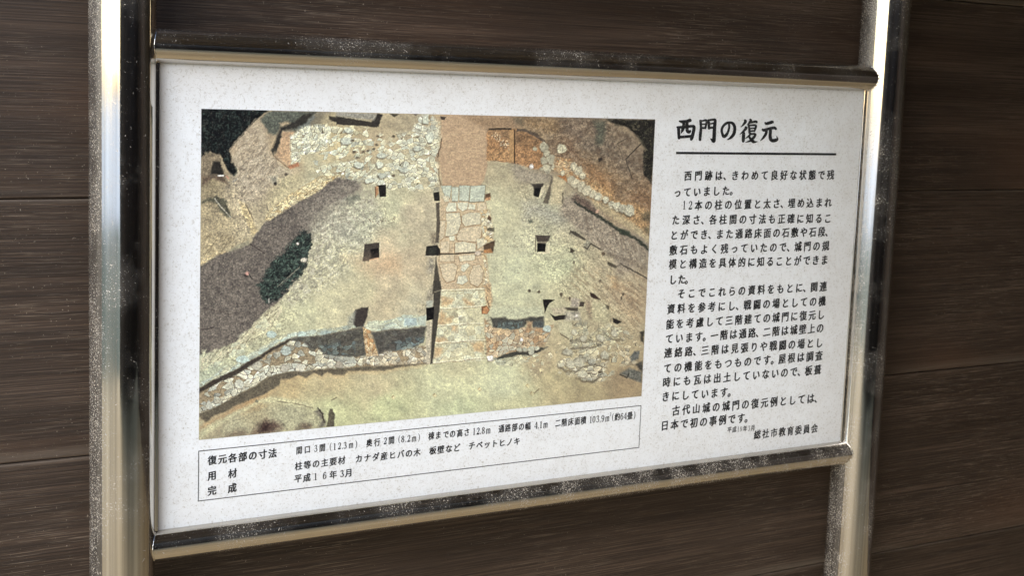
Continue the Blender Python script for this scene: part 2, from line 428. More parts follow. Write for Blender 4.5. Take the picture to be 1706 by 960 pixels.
RELIEF = fbm(7, 3, 4, .4, 1.4) + .45 * fbm(2.6, 5, 3)
EMB = np.roll(np.roll(RELIEF, -2, 1), 2, 0) - np.roll(np.roll(RELIEF, 2, 1), -2, 0)
RELIEF2 = fbm(3.2, 1, 4) + .6 * fbm(1.5, 2, 2)
EMB2 = np.roll(np.roll(RELIEF2, -1, 1), 1, 0) - np.roll(np.roll(RELIEF2, 1, 1), -1, 0)
GR = fbm(2.4, 6, 3, .8, 1.8)
def rough(s, k=1.0, soft=8, lo=None, hi=None, n=None):
    r = mask(Q(0, s), soft, 6)
    if r is None: return
    sl, a = r; IMG[sl] *= (1 + a * k * (.16 * EMB2[sl] + .55 * RELIEF2[sl] - .5 * np.clip(GR[sl] - .10, 0, 1)))[..., None]
def paint():
    # --- broad ground colours, spread between sampled places
    A = """350,310,150,136,96 350,380,176,160,116 400,330,172,158,120 430,280,158,144,112 420,240,160,136,98 400,300,158,146,114
    470,310,190,178,130 470,270,180,156,112 520,290,188,180,136 500,200,128,120,92 560,230,188,172,122 620,240,186,168,124 680,215,178,164,124 700,280,186,176,134 660,300,190,184,140
    560,380,192,190,156 600,370,190,190,152 650,350,200,198,152 690,360,194,182,142 560,430,196,192,148 600,480,196,188,142 650,440,198,180,138 690,450,190,174,134 640,500,190,176,134 690,510,194,186,146
    540,500,198,192,146 500,530,200,198,150 450,560,190,188,142 400,600,180,180,138 350,625,172,178,142
    760,260,178,148,106 780,215,168,142,102 840,205,146,122,86 850,290,174,164,124 840,350,194,190,146 870,400,196,194,152 860,450,198,200,156 860,490,194,194,150 930,450,194,196,150 960,480,186,180,136 1000,450,182,170,130 1040,500,172,152,114 1010,520,180,168,126
    920,210,136,116,82 960,215,122,106,82 1000,240,116,104,82 1040,260,122,108,84 980,270,126,108,78 950,250,134,108,76 1010,300,148,122,84 1060,330,146,114,76 960,350,172,164,132 920,350,182,180,142 1050,420,152,140,114
    620,640,194,182,134 560,640,188,172,122 480,640,184,164,112 430,680,178,146,92 400,700,160,150,112 480,690,180,178,132 560,690,190,192,136 640,680,190,194,138 740,640,200,200,150 760,680,196,202,150 840,640,204,206,158 860,670,192,190,140 930,640,182,170,122 960,660,172,158,112 1050,650,160,140,100 900,600,182,166,122 760,590,196,190,142"""
    a = np.array([[float(t) for t in p.split(',')] for p in A.split()], np.float32)
    num = np.zeros(IMG.shape, np.float32); den = np.zeros(PX.shape, np.float32)
    wx = PX + NB * 45; wy = PYY + fbm(40, 6) * 45
    for p in a:
        w = 1 / ((wx - p[0]) ** 2 + (wy - p[1]) ** 2 + 60) ** 1.6
        num += w[..., None] * p[2:]; den += w
    IMG[:] = num / den[..., None]
    grit = fbm(1.7, 6, 3, .5, 1.5); sw = fbm(9, 7, 4, .7, 2.2)
    IMG[:] *= (1 + .22 * NM + .14 * NB + .15 * grit + .12 * sw)[..., None]
    IMG[:] += (NM * 8 + sw * 6)[..., None] * np.array([1, .85, .3], np.float32)
    IMG[:] *= (.985 + .06 * EMB)[..., None]
    # --- upper right hillside
    fill(0, '735,190 862,193 858,213 815,214 811,262 812,276 806,300 800,309 737,309 733,262 736,205', (180, 152, 112), 1.5, 2, .05)
    st = fbm(2.6, 6, 3, .06, 5)
    r = mask(Q(0, '737,215 805,215 806,300 800,309 737,309'), 6, 4); blend(r[0], r[1] * np.clip(st[r[0]] * 2.2, 0, .5), (206, 178, 130))
    fill(0, '770,191 862,193 858,214 812,216 790,205', (146, 120, 84), 5, 6, .08, .8)
    rgh = fbm(5, 7, 4)
    r = mask(Q(0, '865,193 1010,198 1062,230 1072,250 1071,292 1085,310 1082,400 1030,370 985,320 930,280 905,240 870,215'), 5, 6)
    blend(r[0], r[1] * np.clip(rgh[r[0]] * 2.4, 0, .65), (92, 74, 52)); blend(r[0], r[1] * np.clip(-rgh[r[0]] * 2.4, 0, .55), (172, 152, 116))
    fill(3, '960,560 1100,600 1250,760 1260,940 1180,900 1000,700', (150, 108, 62), 8, 10, .15, .55)
    fill(3, '380,160 720,170 700,260 520,250 400,220', (150, 118, 72), 8, 10, .15, .5)
    fill(3, '1070,180 1170,185 1175,300 1150,400 1085,400 1090,280', (84, 88, 68), 4, 6, .25, .8)
    fill(3, '290,140 400,145 400,220 330,200', (88, 82, 62), 4, 6, .2, .6)
    FR = '1009,198 1092,199 1086,306 1072.7,292 1071,269 1072.7,248 1062,230 1044,212.5 1023,207'
    fill(0, FR, (30, 29, 21), 2, 7, .5); specks(0, FR, 300, (86, 84, 60), (.5, 1.5), 5, .6)
    fill(3, '1180,165 1260,210 1380,240 1500,350 1560,450 1530,450 1460,350 1360,270 1230,230', (158, 140, 104), 3, 5, .2, .8)
    line(3, '1510,390 1370,540', (44, 38, 28), 1.5); line(3, '1370,540 1430,720', (62, 54, 40), 1.3); line(3, '1300,400 1340,540', (80, 70, 52), 1.0)
    line(3, '1290,390 1380,340', (70, 62, 46), 1.2); blob(3, 1130, 540, 18, (40, 34, 26), 1)
    # --- orange trench
    fill(3, '60,300 80,250 330,250 560,330 600,400 580,540 590,600 540,640 420,605 300,575 60,545', (160, 120, 74), 1.5, 4, .3)
    fill(3, '80,262 330,262 540,335 570,420 440,400 340,400 200,330 90,330', (140, 112, 74), 4, 6, .2, .8)
    fill(3, '340,290 460,300 540,380 520,430 400,430 345,380', (132, 100, 62), 4, 6, .25, .8)
    line(3, '80,255 290,252', (66, 56, 40), 3.2); line(3, '340,265 430,268 520,310 610,380', (84, 72, 54), 4.5, 4)
    fill(3, '90,460 270,450 300,560 80,540', (172, 134, 84), 4, 6, .35, .7)
    specks(3, '100,300 150,280 290,380 280,450 200,420 110,340', 60, (196, 180, 140), (.6, 1.5), 8, .9)
    specks(3, '100,310 280,340 290,450 200,430', 26, (70, 54, 36), (.5, 1.0), 9, .8)
    fill(3, '275,265 318,262 318,572 275,568', (178, 140, 86), .8, 1, .1, .85); line(3, '322,262 322,575', (58, 42, 24), 1.8, .5)
    for x, y, r_ in ((600, 425, 46), (625, 480, 34), (770, 440, 48), (515, 440, 22), (665, 540, 46), (600, 552, 36), (630, 625, 46), (690, 610, 30), (575, 628, 20)):
        blob(3, x, y, r_, (182, 176, 140), .9)
    blob(3, 480, 605, 20, (240, 238, 225), 1.1)
    stones(3, '700,520 860,540 1000,680 1250,880 1100,960 900,780 820,700 700,640', 4.2, (184, 158, 112), (110, 78, 44), .7, 1.5, .75, 11, .12, 3, 5, .2, (168, 130, 82))
    fill(3, '725,690 800,690 830,760 800,745', (168, 112, 58), 1, 2)
    fill(3, '940,700 1060,740 1260,830 1250,930 1150,900 1000,770', (166, 132, 82), 4, 6, .3, .6)
    for x, y, r_ in ((880, 605, 40), (925, 645, 44), (965, 690, 40), (775, 668, 24), (855, 735, 42), (895, 765, 44), (950, 800, 48), (1005, 832, 50), (1062, 868, 44), (1115, 890, 42), (1180, 922, 40)):
        blob(3, x, y, r_, (188, 180, 144), .9)
    # --- right slope
    fill(6, '1130,60 1300,70 1480,120 1600,200 1600,420 1500,360 1400,280 1250,190', (170, 136, 86), 5, 8, .25, .85)
    fill(6, '1520,200 1600,180 1600,280 1530,270', (100, 90, 64), 3, 5, .2, .8); fill(6, '1530,350 1600,310 1590,420', (110, 102, 74), 3, 5, .2, .8)
    for x, y, r_ in ((1180, 75, 34), (1240, 118, 40), (1290, 140, 46), (1345, 152, 48), (1405, 180, 58), (1105, 40, 34)):
        blob(6, x, y, r_, (186, 182, 150), .85, h=1.3)
    fill(6, '1060,70 1200,130 1400,260 1590,420 1580,470 1400,350 1200,220 1080,140', (186, 170, 124), 3, 5, .15, .8)
    fill(0, '934,330 956,326 985,342 1012,371 1034,387 1081,417 1077,449 1039,433 1012,424 984,405 959,378 933,355', (150, 138, 112), 5, 7, .16)
    hatch = fbm(2.4, 3, 3, 1.25, 4)
    r = mask(Q(0, '960,345 1012,375 1034,390 1081,420 1077,447 1030,428 985,400'), 6, 4)
    blend(r[0], r[1] * np.clip(hatch[r[0]] * 2.2, 0, .5), (112, 98, 76)); blend(r[0], r[1] * np.clip(-hatch[r[0]] * 2.2, 0, .5), (182, 172, 142))
    fill(6, '860,60 900,20 1010,80 1110,170 1110,220 1010,180', (104, 88, 70), 3, 6, .3); blob(6, 1105, 180, 18, (196, 160, 128), 1)
    line(6, '880,80 1000,165 1100,220 1200,285 1320,375 1450,430 1590,545', (50, 54, 40), 4.6, 6, 1.6)
    fill(6, '1280,330 1400,370 1420,420 1330,400', (56, 64, 46), 2, 5, .3)
    fill(6, '835,400 845,362 900,375 995,440 980,455 880,405 850,385', (74, 68, 52), 1, 2)
    fill(6, '970,500 1010,440 1040,480 1010,535', (150, 146, 118), 1, 2); line(6, '975,515 1005,535 1040,485 1140,548', (72, 64, 48), 2.0, 1.5)
    fill(6, '1200,655 1290,700 1275,720 1195,680', (72, 66, 48), 1, 2); line(6, '1310,672 1400,720 1570,812', (66, 58, 44), 2.2, 3); blob(6, 1160, 580, 14, (80, 66, 46))
    line(6, '1200,580 1290,610 1420,660 1570,740', (112, 100, 78), 3.2, 5, 3, .7)
    fill(6, '848,520 890,552 870,572 845,570', (70, 64, 46), .8, 1)
    # --- upper left: forest, mound, slope
    fill(1, '420,330 560,190 640,140 700,300 740,480 900,620 1000,640 760,760 620,960 440,960 400,780 430,650 370,560', (176, 162, 128), 6, 8, .16, .75)
    fur = fbm(3, 2, 3, -.9, 3)
    r = mask(Q(1, '400,420 560,230 680,300 740,480 900,630 780,760 640,900 460,900 420,700'), 8, 6)
    blend(r[0], r[1] * np.clip(fur[r[0]] * 2, 0, .45), (112, 98, 76)); blend(r[0], r[1] * np.clip(-fur[r[0]] * 2, 0, .45), (192, 178, 146))
    fill(1, '90,480 250,450 350,690 300,700 90,700', (128, 114, 84), 2, 6, .25)
    fill(1, '170,680 200,560 260,560 300,690', (36, 34, 24), 2, 5, .3); fill(1, '90,690 300,690 340,780 200,720 90,790', (96, 80, 58), 3, 5, .25)
    fill(1, '240,470 290,520 340,640 370,740 340,740 280,600', (160, 144, 106), 1.5, 3)
    leaf = fbm(5, 1, 4) + .5 * fbm(2, 3, 2)
    FL = '334,177 448,182 433,193 419,205.4 405,223 391,237 382,249.7 385.5,269 396,285 391,292 382,290 377,276 366,258 350,251 334,259'
    fill(0, FL, (13, 16, 12), 1.6, 7, .5); specks(0, FL, 420, (50, 62, 50), (.5, 1.5), 6, .6); specks(0, FL, 26, (120, 118, 92), (.4, .8), 16, .6)
    for s_, c_ in ((FL, (46, 60, 48)), (FR, (92, 86, 62))):
        r = mask(Q(0, s_), 3, 5); blend(r[0], r[1] * np.clip(leaf[r[0]] * 3.2 - .15, 0, .8), c_)
    line(1, '350,450 420,360 500,270 600,150', (112, 102, 78), 2.2, 3)
    line(1, '240,692 298,692', (226, 222, 205), 2.4, 1); line(1, '320,690 345,720', (196, 136, 104), 2)
    line(1, '380,750 430,720', (170, 164, 140), 2.2, 1)
    fill(4, '90,85 160,55 230,40 320,80 330,150 380,235 340,245 265,185 240,110 150,85 90,110', (82, 80, 58), 2, 5, .25); line(4, '210,60 280,150 365,240', (196, 190, 160), 1.2, 1)
    fill(4, '440,80 500,120 560,240 600,330 620,400 560,400 540,340 470,200', (192, 172, 118), 2, 4, .15, .8); line(4, '505,120 575,255', (100, 84, 56), 1.6, 3)
    r = mask(Q(0, '336,385 400,395 425,395 415,410 336,440'), 4, 5); blend(r[0], r[1] * np.clip(fur[r[0]] * 2.4, 0, .6), (118, 104, 70))
    fill(4, '330,560 420,500 530,455 550,490 470,540 380,580', (148, 142, 108), 2, 4, .2)
    fill(1, '640,160 720,85 1160,90 1060,200 960,285 900,200 830,230 790,310 720,290', (86, 90, 72), 2.5, 5, .28); specks(1, '640,160 720,85 1160,90 1000,200 720,290', 50, (130, 128, 100), (.4, .8), 21, .5)
    fill(1, '820,200 900,180 940,215 850,235', (170, 150, 110), 2, 4)
    fill(1, '830,240 960,185 1060,110 1150,100 1060,205 980,245 850,272 832,380 800,450 765,490 740,460 780,380', (42, 40, 30), 2.4, 5, .25)
    fill(1, '1000,230 1070,190 1150,110 1160,140 1060,260 980,300', (104, 110, 98), 2, 4, .2, .8)
    fill(1, '852,280 962,280 922,350 930,580 905,600 785,500 822,400', (184, 152, 108), 1.5, 3, .16)
    line(1, '765,500 830,560 910,620', (120, 94, 62), 1.6, 3); fill(1, '900,600 1000,560 1010,600 920,630', (170, 116, 76), 1.5, 3); blob(1, 885, 680, 14, (90, 80, 60), 1)
    fill(1, '720,700 800,700 800,770 760,770', (150, 148, 122), 3, 4, .2, .7); blob(1, 785, 765, 14, (46, 42, 32), 1)
    # --- upper centre stones
    G = (112, 96, 62)
    stones(0, '482,230 500,210 560,208 610,215 640,225 650,300 585,300 560,296 500,335 455,356 480,330 520,300 522,262 545,245', 7.5, (202, 200, 162), G, -.5, 1.35, .42, 31, .1, 4, 6, .14, None, 1, .7)
    stones(1, '920,330 1000,270 1060,215 1270,210 1300,300 1270,440 1150,480 1030,500 1010,560 930,590', 5.0, (204, 202, 164), (70, 62, 42), -.7, 1.6, .95, 32, .11, 2, 4, .16, None, 1, .8)
    stones(1, '1690,560 1690,720 1560,760 1430,730 1200,830 1040,830 1200,700 1180,600 1400,560', 7, (196, 196, 160), G, -.5, 1.5, .85, 33, .12, 3, 5, .14, None, 1, .8)
    stones(2, '520,300 700,280 960,200 980,330 960,520 960,760 900,820 500,840 260,750 260,700 480,600 480,420', 6.8, (206, 202, 162), (74, 64, 42), -.12, 1.3, .82, 34, .10, 4, 6, .14, None, 1, .7, (188, 190, 164))
    stones(2, '780,130 880,110 980,200 960,330 820,320 700,300', 7, (192, 190, 158), G, .4, 1.3, .75, 35, .1, 3, 5, .14, None, 1, .8)
    stones(2, '0,200 150,210 260,330 300,480 200,520 0,560', 6.5, (200, 196, 152), G, -.5, 1.4, .38, 36, .1, 4, 6, .14, None, 1, .9)
    stones(1, '850,960 900,890 1040,800 1200,700 1430,690 1430,720 1200,830 1010,950 900,1020', 4.8, (208, 194, 142), (92, 70, 38), -.55, 1.5, .95, 37, .16, 2, 4, .16, (178, 150, 92), .9)
    stones(4, '690,260 760,130 930,40 1170,-20 1180,10 1010,110 860,190 720,270', 4.6, (206, 192, 142), (90, 70, 38), -.55, 1.5, .95, 38, .16, 2.5, 4, .18, (182, 158, 104), .9)
    stones(4, '85,640 250,560 340,560 200,650 85,700', 3.6, (206, 190, 140), (120, 92, 56), -.4, 1.6, .8, 39, .13, 2, 4, .18, (186, 164, 112), .8)
    for x, y, w, h in ((95, 365, 60, 34), (430, 500, 50, 26), (210, 590, 44, 30), (410, 590, 36, 28), (430, 690, 46, 26), (650, 590, 24, 30), (760, 440, 46, 26), (840, 170, 34, 40), (880, 330, 40, 50), (640, 640, 50, 28), (310, 740, 46, 24), (110, 270, 34, 24)):
        blob(2, x, y, h, (196, 200, 172), w / h, (84, 76, 52), 1.1)
    for x, y in ((395, 320), (255, 465), (380, 400), (540, 690), (540, 320), (170, 470), (150, 360), (300, 455), (200, 520), (350, 440)):
        blob(2, x, y, 8, (96, 84, 60), 1.6)
    fill(2, '0,128 170,160 330,190 385,108 432,118 400,225 380,235 230,222 0,212', (48, 44, 34), 1.5, 3, .3); fill(1, '1285,130 1420,150 1690,195 1690,228 1380,200 1290,165', (50, 46, 34), 1.5, 3, .3)
    fill(2, '0,92 380,108 360,170 250,165 0,130', (150, 146, 124), 2, 4, .14)
    fill(2, '500,108 590,112 550,140', (70, 64, 46), 1, 2); fill(2, '980,130 1030,140 1020,165 985,160', (60, 50, 38), 1, 2); fill(2, '725,112 765,114 745,128', (70, 60, 44), 1, 2)
    line(2, '990,340 985,420 960,480 955,520', (96, 74, 48), 1.8, 2); line(2, '965,630 965,690 985,780', (110, 92, 62), 1.6, 2)
    # --- dark slope to the left
    BAND = '330,446 365,424 390,417 415,408 425,392 440,372 470,354 500,335 530,320 548,303 565,296 590,300 602,312 575,330 540,345 522,362 514,392 512,440 480,485 465,502 444,518 417,546 391,571 355,586 330,592'
    fill(0, BAND, (104, 96, 80), 1.8, 4.5, .26)
    fill(0, '500,345 540,322 575,300 604,306 590,330 556,352 528,380 512,400 505,372', (126, 118, 98), 9, 12, .2, .75)
    specks(0, BAND, 260, (140, 128, 104), (.4, 1.0), 41, .6); specks(0, BAND, 110, (56, 48, 38), (.4, 1.0), 42, .7)
    line(4, '545,490 680,575', (50, 42, 34), 1.5, 2); line(7, '100,240 370,305', (66, 58, 48), 1.3, 5); line(7, '85,450 200,430', (46, 38, 32), 1.3, 3)
    blob(4, 518, 768, 17, (206, 156, 130), 1, (30, 26, 20), 2.0); fill(4, '530,760 570,820 545,800', (30, 26, 20), 1, 1)
    r = mask(Q(0, '480,485 512,440 514,392 522,362 540,345 575,330 600,300 640,320 620,360 560,400 530,450 500,500 470,515'), 9, 14); blend(r[0], r[1] * np.clip(.25 + fbm(5, 4, 4)[r[0]] * 2.4, 0, .75), (150, 142, 116))
    swirl = fbm(4.5, 0, 4, -.6, 1.6)
    PALE = '523,360 575,330 620,330 640,370 600,420 560,470 500,510 470,500 500,462 512,440 516,395'
    r = mask(Q(0, PALE), 8, 8); blend(r[0], r[1] * np.clip(swirl[r[0]] * 2.6, 0, .5), (134, 132, 110)); blend(r[0], r[1] * np.clip(-swirl[r[0]] * 2.6, 0, .55), (212, 208, 176))
    specks(0, '528,352 610,330 625,400 560,430 530,450', 90, (104, 100, 80), (.4, .9), 43, .6)
    r = mask(Q(0, '465,502 444,518 417,546 391,571 355,586 334,596 334,618 400,585 455,545 470,520'), 3, 6)
    blend(r[0], r[1] * np.clip(.3 + fur[r[0]] * 2.2, 0, .8), (206, 194, 152)); blend(r[0], r[1] * np.clip(-fur[r[0]] * 2.6, 0, .6), (120, 106, 78))
    fill(4, '1430,60 1560,20 1580,60 1490,100', (96, 100, 80), 3, 5, .25, .7)
    BUSH = '490,400 507,386 517,392 515,419 511,440 497,462 479,481 470,492 460,500 447,507 436,492 429,478 435,470 443,455 452,440 465,428 475,416'
    fill(0, BUSH, (26, 34, 26), 3, 16, .5); fill(0, BUSH, (46, 58, 46), 3, 16, .6, .5); specks(0, BUSH, 420, (84, 104, 84), (.5, 1.2), 44, .6); specks(0, '475,412 507,388 517,394 515,425 480,450', 60, (104, 118, 96), (.5, 1.3), 45, .7)
    r = mask(Q(0, BUSH), 4, 12); blend(r[0], r[1] * np.clip(leaf[r[0]] * 3.2 - .1, 0, .85), (78, 96, 78)); blend(r[0], r[1] * np.clip(-leaf[r[0]] * 3 - .2, 0, .8), (14, 18, 14))
    line(4, '800,890 1010,710', (140, 134, 108), .9, 2); line(4, '830,890 960,760', (100, 98, 80), .8, 2); line(4, '690,840 900,820', (82, 92, 76), .8, 3); line(4, '720,180 700,120', (90, 84, 66), .8); blob(4, 1055, 640, 20, (192, 184, 158), 1.5); blob(4, 995, 485, 12, (226, 206, 186), 1)
    line(7, '722,155 722,195', (190, 184, 164), 1.6, .5)
    rough(BAND, .4); rough('465,502 444,518 417,546 391,571 355,586 334,596 334,640 400,610 455,575 500,520', .55); rough('523,360 575,330 640,330 660,370 600,420 560,470 500,510 470,500 512,440', .5); rough('865,193 1010,198 1085,310 1082,400 985,320 905,240', .6); rough('385,300 420,230 470,280 500,300 440,370 400,400', .5); rough('336,300 400,300 420,390 336,440', .7); rough('860,300 1000,330 1075,450 1060,560 960,520 880,430', .6)
    # --- wall on the left, its shadows
    TOP = [(330, 648), (355, 634), (373, 625), (391, 616.6), (412, 604), (435, 592), (447.5, 583), (470.5, 571), (483, 564), (497, 563), (532, 560), (559, 555), (586, 548), (606, 545)]
    LOW = [(330, 690), (348, 684), (373, 671.5), (394, 659), (419, 646.7), (440, 632.5), (458, 625), (479, 620), (508, 619), (532, 615), (571, 614), (603, 611), (627, 611), (666, 608), (714, 606)]
    up = [(x, y - (10 + 3 * np.sin(x * .19))) for x, y in TOP]
    stones(0, np.array(TOP + up[::-1]), 7.5, (176, 186, 160), (116, 116, 90), -.42, 2.0, .85, 51, .1, 2, 4, .12, (184, 184, 146), .9, .3)
    stones(7, '85,650 350,560 520,470 700,330 800,300 820,400 620,560 400,720 85,870', 8, (198, 198, 156), (150, 146, 108), -.5, 1.6, .3, 52, .1, 4, 6, .1, None, .8)
    for x, y, w, h in ((745, 490, 50, 34), (1035, 490, 50, 28), (1260, 480, 60, 26), (480, 730, 60, 36)):
        blob(7, x, y, h, (170, 186, 168), w / h, (120, 120, 96), .5)
    stones(0, np.array(TOP + [(612, 548), (630, 590), (712, 575), (714, 606)] + LOW[::-1][1:]), 8.5, (180, 178, 148), (78, 68, 48), -.35, 1.4, .62, 53, .13, 1.5, 2, .24, (144, 128, 92), 1, 1.2)
    stones(0, np.array([(x, y - 13 + 3 * np.sin(x * .31)) for x, y in LOW] + LOW[::-1]), 9, (190, 188, 158), (74, 64, 46), -.35, 1.3, .85, 54, .13, 1.5, 2, .16, None, 1, .9)
    stones(8, '270,660 380,680 600,620 700,650 850,600 860,770 600,785 400,800 240,805', 6.5, (184, 176, 144), (84, 72, 50), -.2, 1.2, .75, 55, .12, 2, 3, .22, (154, 136, 98), 1, .9)
    blob(7, 880, 650, 48, (166, 176, 158), 1.2, (80, 70, 48)); blob(7, 1020, 815, 44, (196, 192, 164), .95, (60, 54, 40), 1.3); blob(7, 1300, 785, 34, (190, 186, 158), 1); blob(7, 1380, 780, 34, (182, 172, 142), 1); blob(7, 605, 785, 40, (180, 176, 146), 1.3); blob(7, 870, 810, 34, (190, 184, 156), 1.2); blob(10, 440, 285, 40, (186, 186, 160), 1.2); blob(10, 160, 485, 42, (190, 190, 164), .8)
    sh = [(x, y + 2.5 + (6.5 if x < 420 else 3.5 if x < 470 else 2)) for x, y in TOP[:9]]
    fill(0, np.array(TOP[:9] + sh[::-1]), (58, 51, 37), 1.6, 3, .2)
    SH = '478,566 497,562 532,560 559,555 589,549 606,545 609,592 590,595 571,594 553,592 541,590 529,580 519,586 512,577 504,570'
    fill(0, SH, (78, 75, 60), 2.0, 3.5, .25); stones(0, SH, 6.5, (94, 93, 76), (56, 53, 42), -.2, 1.2, .7, 56, .12, 2, 3, .2, None, .7)
    stones(7, '1190,600 1450,560 1540,560 1530,690 1250,690', 7, (92, 104, 94), (46, 54, 50), 0, 1.1, .6, 57, .12, 2, 3, .25, None, .85)
    lo2 = [(334, 697), (343, 704), (359, 691), (373, 687), (408, 670), (433, 661), (451, 650), (465, 643), (468, 633), (483, 632), (497, 625), (509, 630), (523, 622), (536, 627), (545, 620), (556, 625), (573, 625), (580, 618), (603, 618), (640, 618), (666, 612), (700, 608)]
    fill(0, np.array([(x, y + 4) for x, y in lo2] + [(712, 606), (640, 608)] + [(x, y - 6) for x, y in lo2[::-1]]), (182, 152, 100), 4, 5, .1, .5)
    fill(0, np.array([(x, y) for x, y in LOW] + lo2[::-1]), (94, 86, 63), 1.8, 3, .2)
    fill(10, '75,680 200,620 420,500 700,390 720,420 520,500 350,560 200,640 75,720', (170, 134, 84), 4, 6, .15, .7)
    fill(10, '75,735 300,600 460,520 640,420 760,395 950,430 1150,480 1000,500 800,470 650,470 480,545 300,640 75,800', (200, 196, 144), 3, 6, .14, .8)
    fill(10, '300,650 480,550 700,470 900,480 1100,500 1200,560 1250,680 900,720 500,750 280,780', (166, 162, 122), 6, 10, .2, .75)
    for s, o in (('560,760 620,660 700,620 820,640 860,700 760,740', .85), ('300,790 380,740 480,720 500,760', .6), ('980,710 1050,650 1120,680 1110,710', .8)):
        fill(10, s, (78, 58, 44), 6, 10, .35, o)
    fill(10, '640,740 670,660 730,660 720,730', (40, 26, 20), 4, 8, .3, .8); fill(10, '1150,540 1210,520 1250,600 1250,685 1180,690 1220,620', (96, 90, 74), 3, 6, .25, .85); line(10, '1180,510 1225,560 1245,650', (52, 44, 32), 2.2, 4)
    fill(10, '1262,685 1295,520 1320,520 1338,570 1336,690', (90, 84, 60), 1.2, 3, .2); line(10, '800,450 1000,470 1140,510', (120, 112, 78), 1.2, 5)
    line(10, '1310,435 1360,410', (110, 100, 70), 1.6, 1); blob(10, 610, 445, 12, (110, 110, 84), 1)
    # --- left block front
    stones(8, '262,450 300,372 500,360 640,310 850,312 840,405 700,432 500,442 400,462', 9, (190, 198, 168), (120, 122, 98), -.12, 1.5, .95, 58, .08, 1.5, 3, .1, (192, 196, 156), 1, .3)
    fill(8, '635,345 755,335 765,405 640,412', (168, 186, 174), 1.5, 3, .08); fill(8, '765,330 845,320 838,408 772,400', (176, 186, 162), 1.5, 3, .08)
    fill(8, '755,190 850,200 840,320 770,320', (176, 166, 128), 2, 4, .25, .8); fill(8, '860,100 915,20 915,235 850,235', (140, 132, 106), 2, 4, .3, .8)
    fill(8, '180,262 240,240 305,236 290,330 250,425 190,425 140,380 165,300', (56, 50, 40), 1.4, 3, .2); fill(8, '110,330 190,270 160,420 110,440', (150, 152, 128), 2, 4, .25, .8)
    stones(8, '250,425 330,462 395,690 285,700 262,540', 5.5, (196, 172, 124), (110, 84, 54), 0, 1, .7, 59, .12, 1, 2, .16, (176, 136, 84))
    S2 = '330,470 400,468 500,447 700,437 850,412 830,490 822,560 720,620 640,610 560,650 480,650 400,682'
    fill(8, S2, (76, 73, 60), 2.0, 3.5, .25); stones(8, S2, 7, (90, 89, 74), (56, 53, 42), 0, 1.1, .6, 60, .12, 2, 3, .2, None, .6)
    stones(8, '480,600 560,560 700,520 830,520 820,570 720,620 560,650', 7.5, (98, 110, 100), (48, 56, 52), 0, 1.1, .75, 61, .12, 2, 3, .22, None, .9)
    fill(8, '855,400 912,362 890,772 850,775 845,560', (188, 178, 144), 1.2, 2, .16); line(8, '905,380 885,770', (150, 136, 104), 1.2, 1)
    # --- passage
    fill(5, '975,60 1400,60 1420,200 1390,480 1390,920 990,920 950,690 975,460', (194, 172, 130), 2, 3, .1)
    r = mask(Q(5, '975,60 1400,60 1390,920 990,920'), 3, 3); blend(r[0], r[1] * np.clip(NM[r[0]] * 2.5, 0, .5), (196, 176, 126))
    def slab(k, s, col, gap=(104, 82, 50)):
        p = Q(k, s); c = p.mean(0)
        fill(0, c + (p - c) * 1.07 + np.array([0, .5]), gap, .7, 1.2, .1, .9); fill(0, p, col, .8, 1.2, .07)
        fill(0, c + (p - c) * .75, np.array(col) * 1.04, 4, 5, .1, .5)
    for s in ('985,787 1082,787 1070,903 1030,905', '1088,800 1152,800 1145,932 1090,930', '1158,787 1256,787 1245,932 1160,925', '1265,790 1402,782 1388,930 1255,940'):
        slab(2, s, (184, 190, 162), (112, 106, 76))
    for s, c in (('1030,160 1060,100 1130,100 1130,180 1040,190', 1), ('1140,100 1240,98 1232,160 1190,182 1150,150', 1), ('1246,108 1310,120 1302,165 1242,160', 1), ('1320,110 1400,95 1420,170 1330,175', 0),
                 ('1030,200 1160,192 1175,290 1140,390 1080,415 1025,415 1042,300', 2), ('1180,222 1250,192 1362,196 1357,300 1210,320 1182,280', 2), ('1200,332 1370,322 1360,420 1310,470 1140,455 1130,420 1160,360', 0),
                 ('975,270 1030,265 1010,430 975,458', 0), ('985,470 1070,460 1060,570 978,570', 0), ('1120,480 1200,465 1312,490 1312,562 1115,570', 2), ('975,592 1110,590 1112,652 970,652', 0), ('1150,602 1312,590 1302,640 1165,656', 2),
                 ('972,680 1100,670 1140,700 1112,830 1040,852 1000,800', 0), ('1178,690 1232,670 1256,690 1200,752 1175,740', 1), ('1150,790 1220,785 1236,840 1190,872 1130,860', 1), ('1290,690 1350,680 1382,740 1372,840 1330,892 1262,860 1250,790', 0),
                 ('1060,420 1115,410 1110,455 1070,460', 1), ('1320,440 1400,430 1420,480 1330,540', 2), ('1000,40 1060,40 1060,90 1020,95', 2)):
        slab(5, s, ((200, 184, 144), (206, 204, 170), (204, 196, 158))[c], (138, 110, 70))
    stones(5, '1360,180 1440,160 1470,300 1480,460 1400,480 1365,330', 6, (204, 196, 156), (116, 90, 54), .2, 1, .85, 71, .12, 2, 3, .14, (190, 166, 116)); stones(5, '1370,580 1410,590 1430,760 1440,920 1370,930 1400,740', 5, (200, 186, 144), (104, 80, 50), .2, 1, .8, 72, .12, 2, 3, .16, (184, 154, 104))
    STEP = '985,80 1395,62 1385,230 1390,330 1395,740 900,765 930,560 975,260'
    fill(8, STEP, (200, 194, 148), 1.5, 3, .08)
    stones(8, STEP, 10.5, (204, 200, 158), (158, 142, 98), -.05, 1.25, .8, 73, .07, 2, 3, .09, None, .9, .4)
